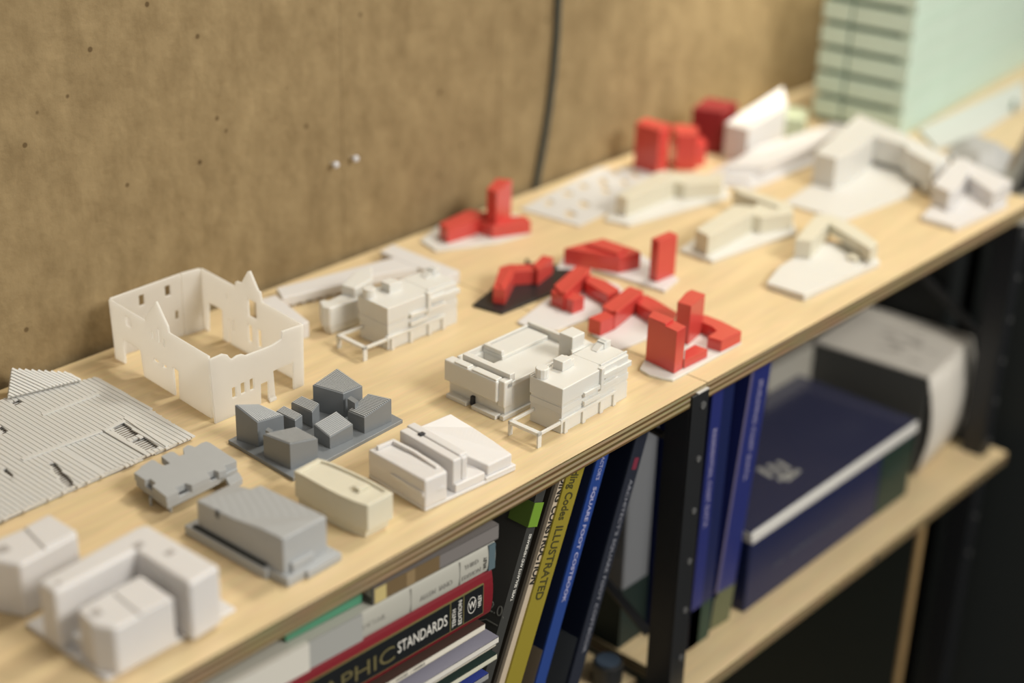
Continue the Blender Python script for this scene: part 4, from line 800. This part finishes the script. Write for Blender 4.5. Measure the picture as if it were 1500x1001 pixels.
# grey panel and dark box behind the post
b = B(); box(b, .003,.047,.085,.420,ZL+.001,-.06)
t = thing('document_case', 'grey document case standing behind the steel post, beside the first navy binder', 'case', (.025,.25), ZL)
obj('case_body', b, m_('dull_grey_case',(118,120,124),.6), t, bev=.002)
b = B(); box(b, .002,.048,.084,.421,-.06,-.052); obj('case_lid', b, m_('dull_grey_lid',(50,52,54),.6), t, bev=.001)
b = B(); box(b, .0022,.0478,.0845,.4205,ZL+.0012,ZL+.075); obj('green_band', b, m_('dark_green_band',(22,38,34),.6), t)
q = [-0.0472, 0.05, -0.3511]
t = thing('desk_lens', 'small black round lens lying on the lower board near the bottom edge', 'lens', (q[0],.055), ZL)
b = B(); cyl(b, q[0],.060, ZL+.0003, ZL+.026, .016, 20); obj('barrel', b, BLACK, t, bev=.002)
b = B(); cyl(b, q[0],.060, ZL+.026, ZL+.0268, .0125, 20); obj('glass', b, mat('coated_glass',(.05,.07,.10),.06,.9), t)

# right bay: upright navy binders
NB = m_('navy_binder',(38,46,108),.35); NB2 = m_('deep_navy_binder',(24,34,78),.35); GRN = m_('bottle_green_band',(28,58,48),.45); OLV = m_('olive_band',(96,100,72),.5); LIL = m_('lilac_stripe',(98,92,124),.4); LIT = m_('pale_lilac_ink',(168,162,190),.5)
t,txt,patch,cpatch,o,ux,uz = leaning('navy binder with a green foot standing against the right side of the steel post', .051, math.radians(.8), .0380, .318, .030, .22, NB2, name='binder', cat='binder')
patch(.000,.0185,0,.318,NB,'spine_stripe'); patch(0,.038,0,.050,GRN,'green_band'); txt('RESIDENTIAL COST DATA', .0085, LIT, .0070, .265, True, fit=.115)
xb, th = .0915, 0
t,txt,patch,cpatch,o,ux,uz = leaning('navy binder with an olive foot leaning on the other binder', .0935, math.radians(6), .0370, .318, .032, .22, NB, name='binder', cat='binder')
patch(.0,.0045,.04,.318,LIL,'spine_stripe'); patch(0,.037,0,.045,OLV,'olive_band'); txt('BUILDING COST DATA', .0085, LIT, .0190, .290, True, fit=.115)

# blue boxed catalogue lying in the right bay
ZT = -.262
t = thing('catalogue_box', 'thick dark blue catalogue lying on the lower right board with its spine to the front', 'catalogue', (.33,.12), ZL)
b = B(); box(b, .150,.500,.026,.195,ZL+.0005,ZT); obj('catalogue_body', b, m_('dark_blue_gloss',(14,28,70),.40), t, bev=.002)
b = B(); box(b, .425,.5003,.0255,.12,ZL+.002,ZT-.002); obj('green_band', b, m_('dark_green_gloss',(14,46,42),.40), t)
lettering('spine_text', 'UNIT    ASSEMBLIES  COST  DATA', .0085, m_('dim_grey_ink',(86,92,112),.5), t, (.200,.0252,ZL+.036), (1,0,0), (0,0,1), 1.1, 1.0)
lettering('spine_text', 'VOLUME', .0085, m_('dim_green_ink',(60,84,80),.5), t, (.437,.0250,ZL+.052), (1,0,0), (0,0,1), 1.1, 1.0)
GLB = m_('glossy_slate_cover',(56,58,82),.16,coat=.8)
t = thing('brochure', 'glossy slate blue brochure with a white mark lying on the dark blue catalogue', 'brochure', (.33,.12), ZT)
b = B(); box(b, .150,.505,.0245,.196,ZT+.0003,ZT+.0062); obj('page_block', b, m_('brochure_pages',(205,202,198),.6), t, bev=.001)
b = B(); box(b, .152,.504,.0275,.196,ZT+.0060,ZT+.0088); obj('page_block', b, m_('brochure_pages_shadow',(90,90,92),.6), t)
b = B(); box(b, .148,.503,.0245,.196,ZT+.0085,ZT+.0150); obj('page_block', b, m_('brochure_pages2',(222,220,214),.6), t, bev=.001)
b = B(); box(b, .148,.503,.0265,.196,ZT+.0150,ZT+.0158); obj('cover', b, GLB, t)
MK = m_('white_cover_mark',(168,166,160),.5)
mk = [(0.2638,0.0949),(0.2613,0.0672),(0.2926,0.0657),(0.2928,0.092)]
for q in [[(0.2641,0.0989),(0.2721,0.0997),(0.2669,0.0765),(0.259,0.0759)],[(0.2784,0.0955),(0.2864,0.0962),(0.2811,0.073),(0.2732,0.0723)],[(0.2928,0.092),(0.2996,0.0918),(0.2956,0.0714),(0.2876,0.0708)],[(0.2687,0.0639),(0.2669,0.0571),(0.2981,0.0601),(0.2988,0.066)],[(0.2622,0.0706),(0.2604,0.0638),(0.2863,0.0634),(0.2881,0.0702)]]:
    b = B(); prism(b, q, ZT+.0158, ZT+.0161); obj('cover_mark', b, MK, t)
# white carton at the far right of the lower board
cz = -0.2123
FC = Fr(((0.5519,0.0299),-0.0435,0.1371,0.1296))
ct = [(0.5501,0.0406),(0.6945,0.0573),(0.685,0.2094),(0.5378,0.2018)]
t = thing('carton', 'white cardboard carton with a bulging side and smudged print on its lid', 'box', cen(ct), ZL)
CW = m_('white_cardboard',(214,208,198),.6); CGR = m_('white_cardboard_shaded',(72,72,70),.7)  # the grey is white cardboard darkened to paint the carton's shaded side
zt_ = -.2140
b = B()
pts0 = ct; n = 6
lo = [(x,y,ZL+.0005) for x,y in ct]
loft(b, lo, [(x,y,zt_) for x,y in ct]); obj('carton_body', b, CGR, t, bev=.002)
b = B(); dv_ = Vector((ct[1][0]-ct[0][0], ct[1][1]-ct[0][1])); nn = Vector((dv_.y,-dv_.x)).normalized()
rings = []
for i in range(7):
    f = i/6; z = ZL+.0006+(zt_-ZL)*f; bul = .012*math.sin(math.pi*f)
    rings.append([(ct[0][0]+nn.x*bul,ct[0][1]+nn.y*bul,z),(ct[1][0]+nn.x*bul,ct[1][1]+nn.y*bul,z)])
vr = [[b.verts.new(p) for p in r] for r in rings]; vr2 = [[b.verts.new((p[0]-nn.x*.002,p[1]-nn.y*.002,p[2])) for p in r] for r in rings]
for i in range(6):
    b.faces.new((vr[i][0],vr[i][1],vr[i+1][1],vr[i+1][0])); b.faces.new((vr2[i][1],vr2[i][0],vr2[i+1][0],vr2[i+1][1]))
    for k in (0,1): b.faces.new((vr[i][k],vr2[i][k],vr2[i+1][k],vr[i+1][k]))
for k in (0,6): b.faces.new((vr[k][0],vr[k][1],vr2[k][1],vr2[k][0]))
obj('bulging_side', b, CW, t, smooth=True)
b = B(); prism(b, ct, zt_, zt_+.004); obj('lid', b, CW, t, bev=.0015)
SM = m_('faded_print_grey',(160,154,146),.7)
for k in range(16):
    a, c2 = random.uniform(.15,.85), random.uniform(.1,.6); L_ = random.uniform(.008,.03)
    p = Vector(ct[0][:2]).lerp(Vector(ct[1][:2]),a).lerp(Vector(ct[3][:2]).lerp(Vector(ct[2][:2]),a),c2); dd = (Vector(ct[3][:2])-Vector(ct[0][:2])).normalized()
    nn2 = Vector((-dd.y,dd.x)); w2 = random.uniform(.0008,.0022); e0, e1 = p-dd*L_/2, p+dd*L_/2
    b = B(); prism(b, [tuple(e0-nn2*w2),tuple(e1-nn2*w2),tuple(e1+nn2*w2),tuple(e0+nn2*w2)], zt_+.004, zt_+.0043); obj('print_mark', b, SM, t)
fl = [(0.4408,0.2,-0.2294),(0.5181,0.2,-0.2349),(0.5402,0.2,-0.308),(0.4365,0.2,-0.3038)]
t = thing('paper_carton', 'plain white carton standing behind the blue catalogue', 'box', (fl[0][0]+.03,.25), ZL)
b = B(); box(b, fl[3][0],fl[2][0]+.004,.20,.33,ZL+.0005,fl[0][2]+.012); obj('carton_body', b, m_('plain_white_card',(170,166,156),.6), t, bev=.003)
b = B(); box(b, fl[3][0]-.001,fl[2][0]+.005,.199,.331,fl[0][2]+.012,fl[0][2]+.016); obj('lid', b, m_('plain_white_lid',(150,146,138),.6), t, bev=.002)
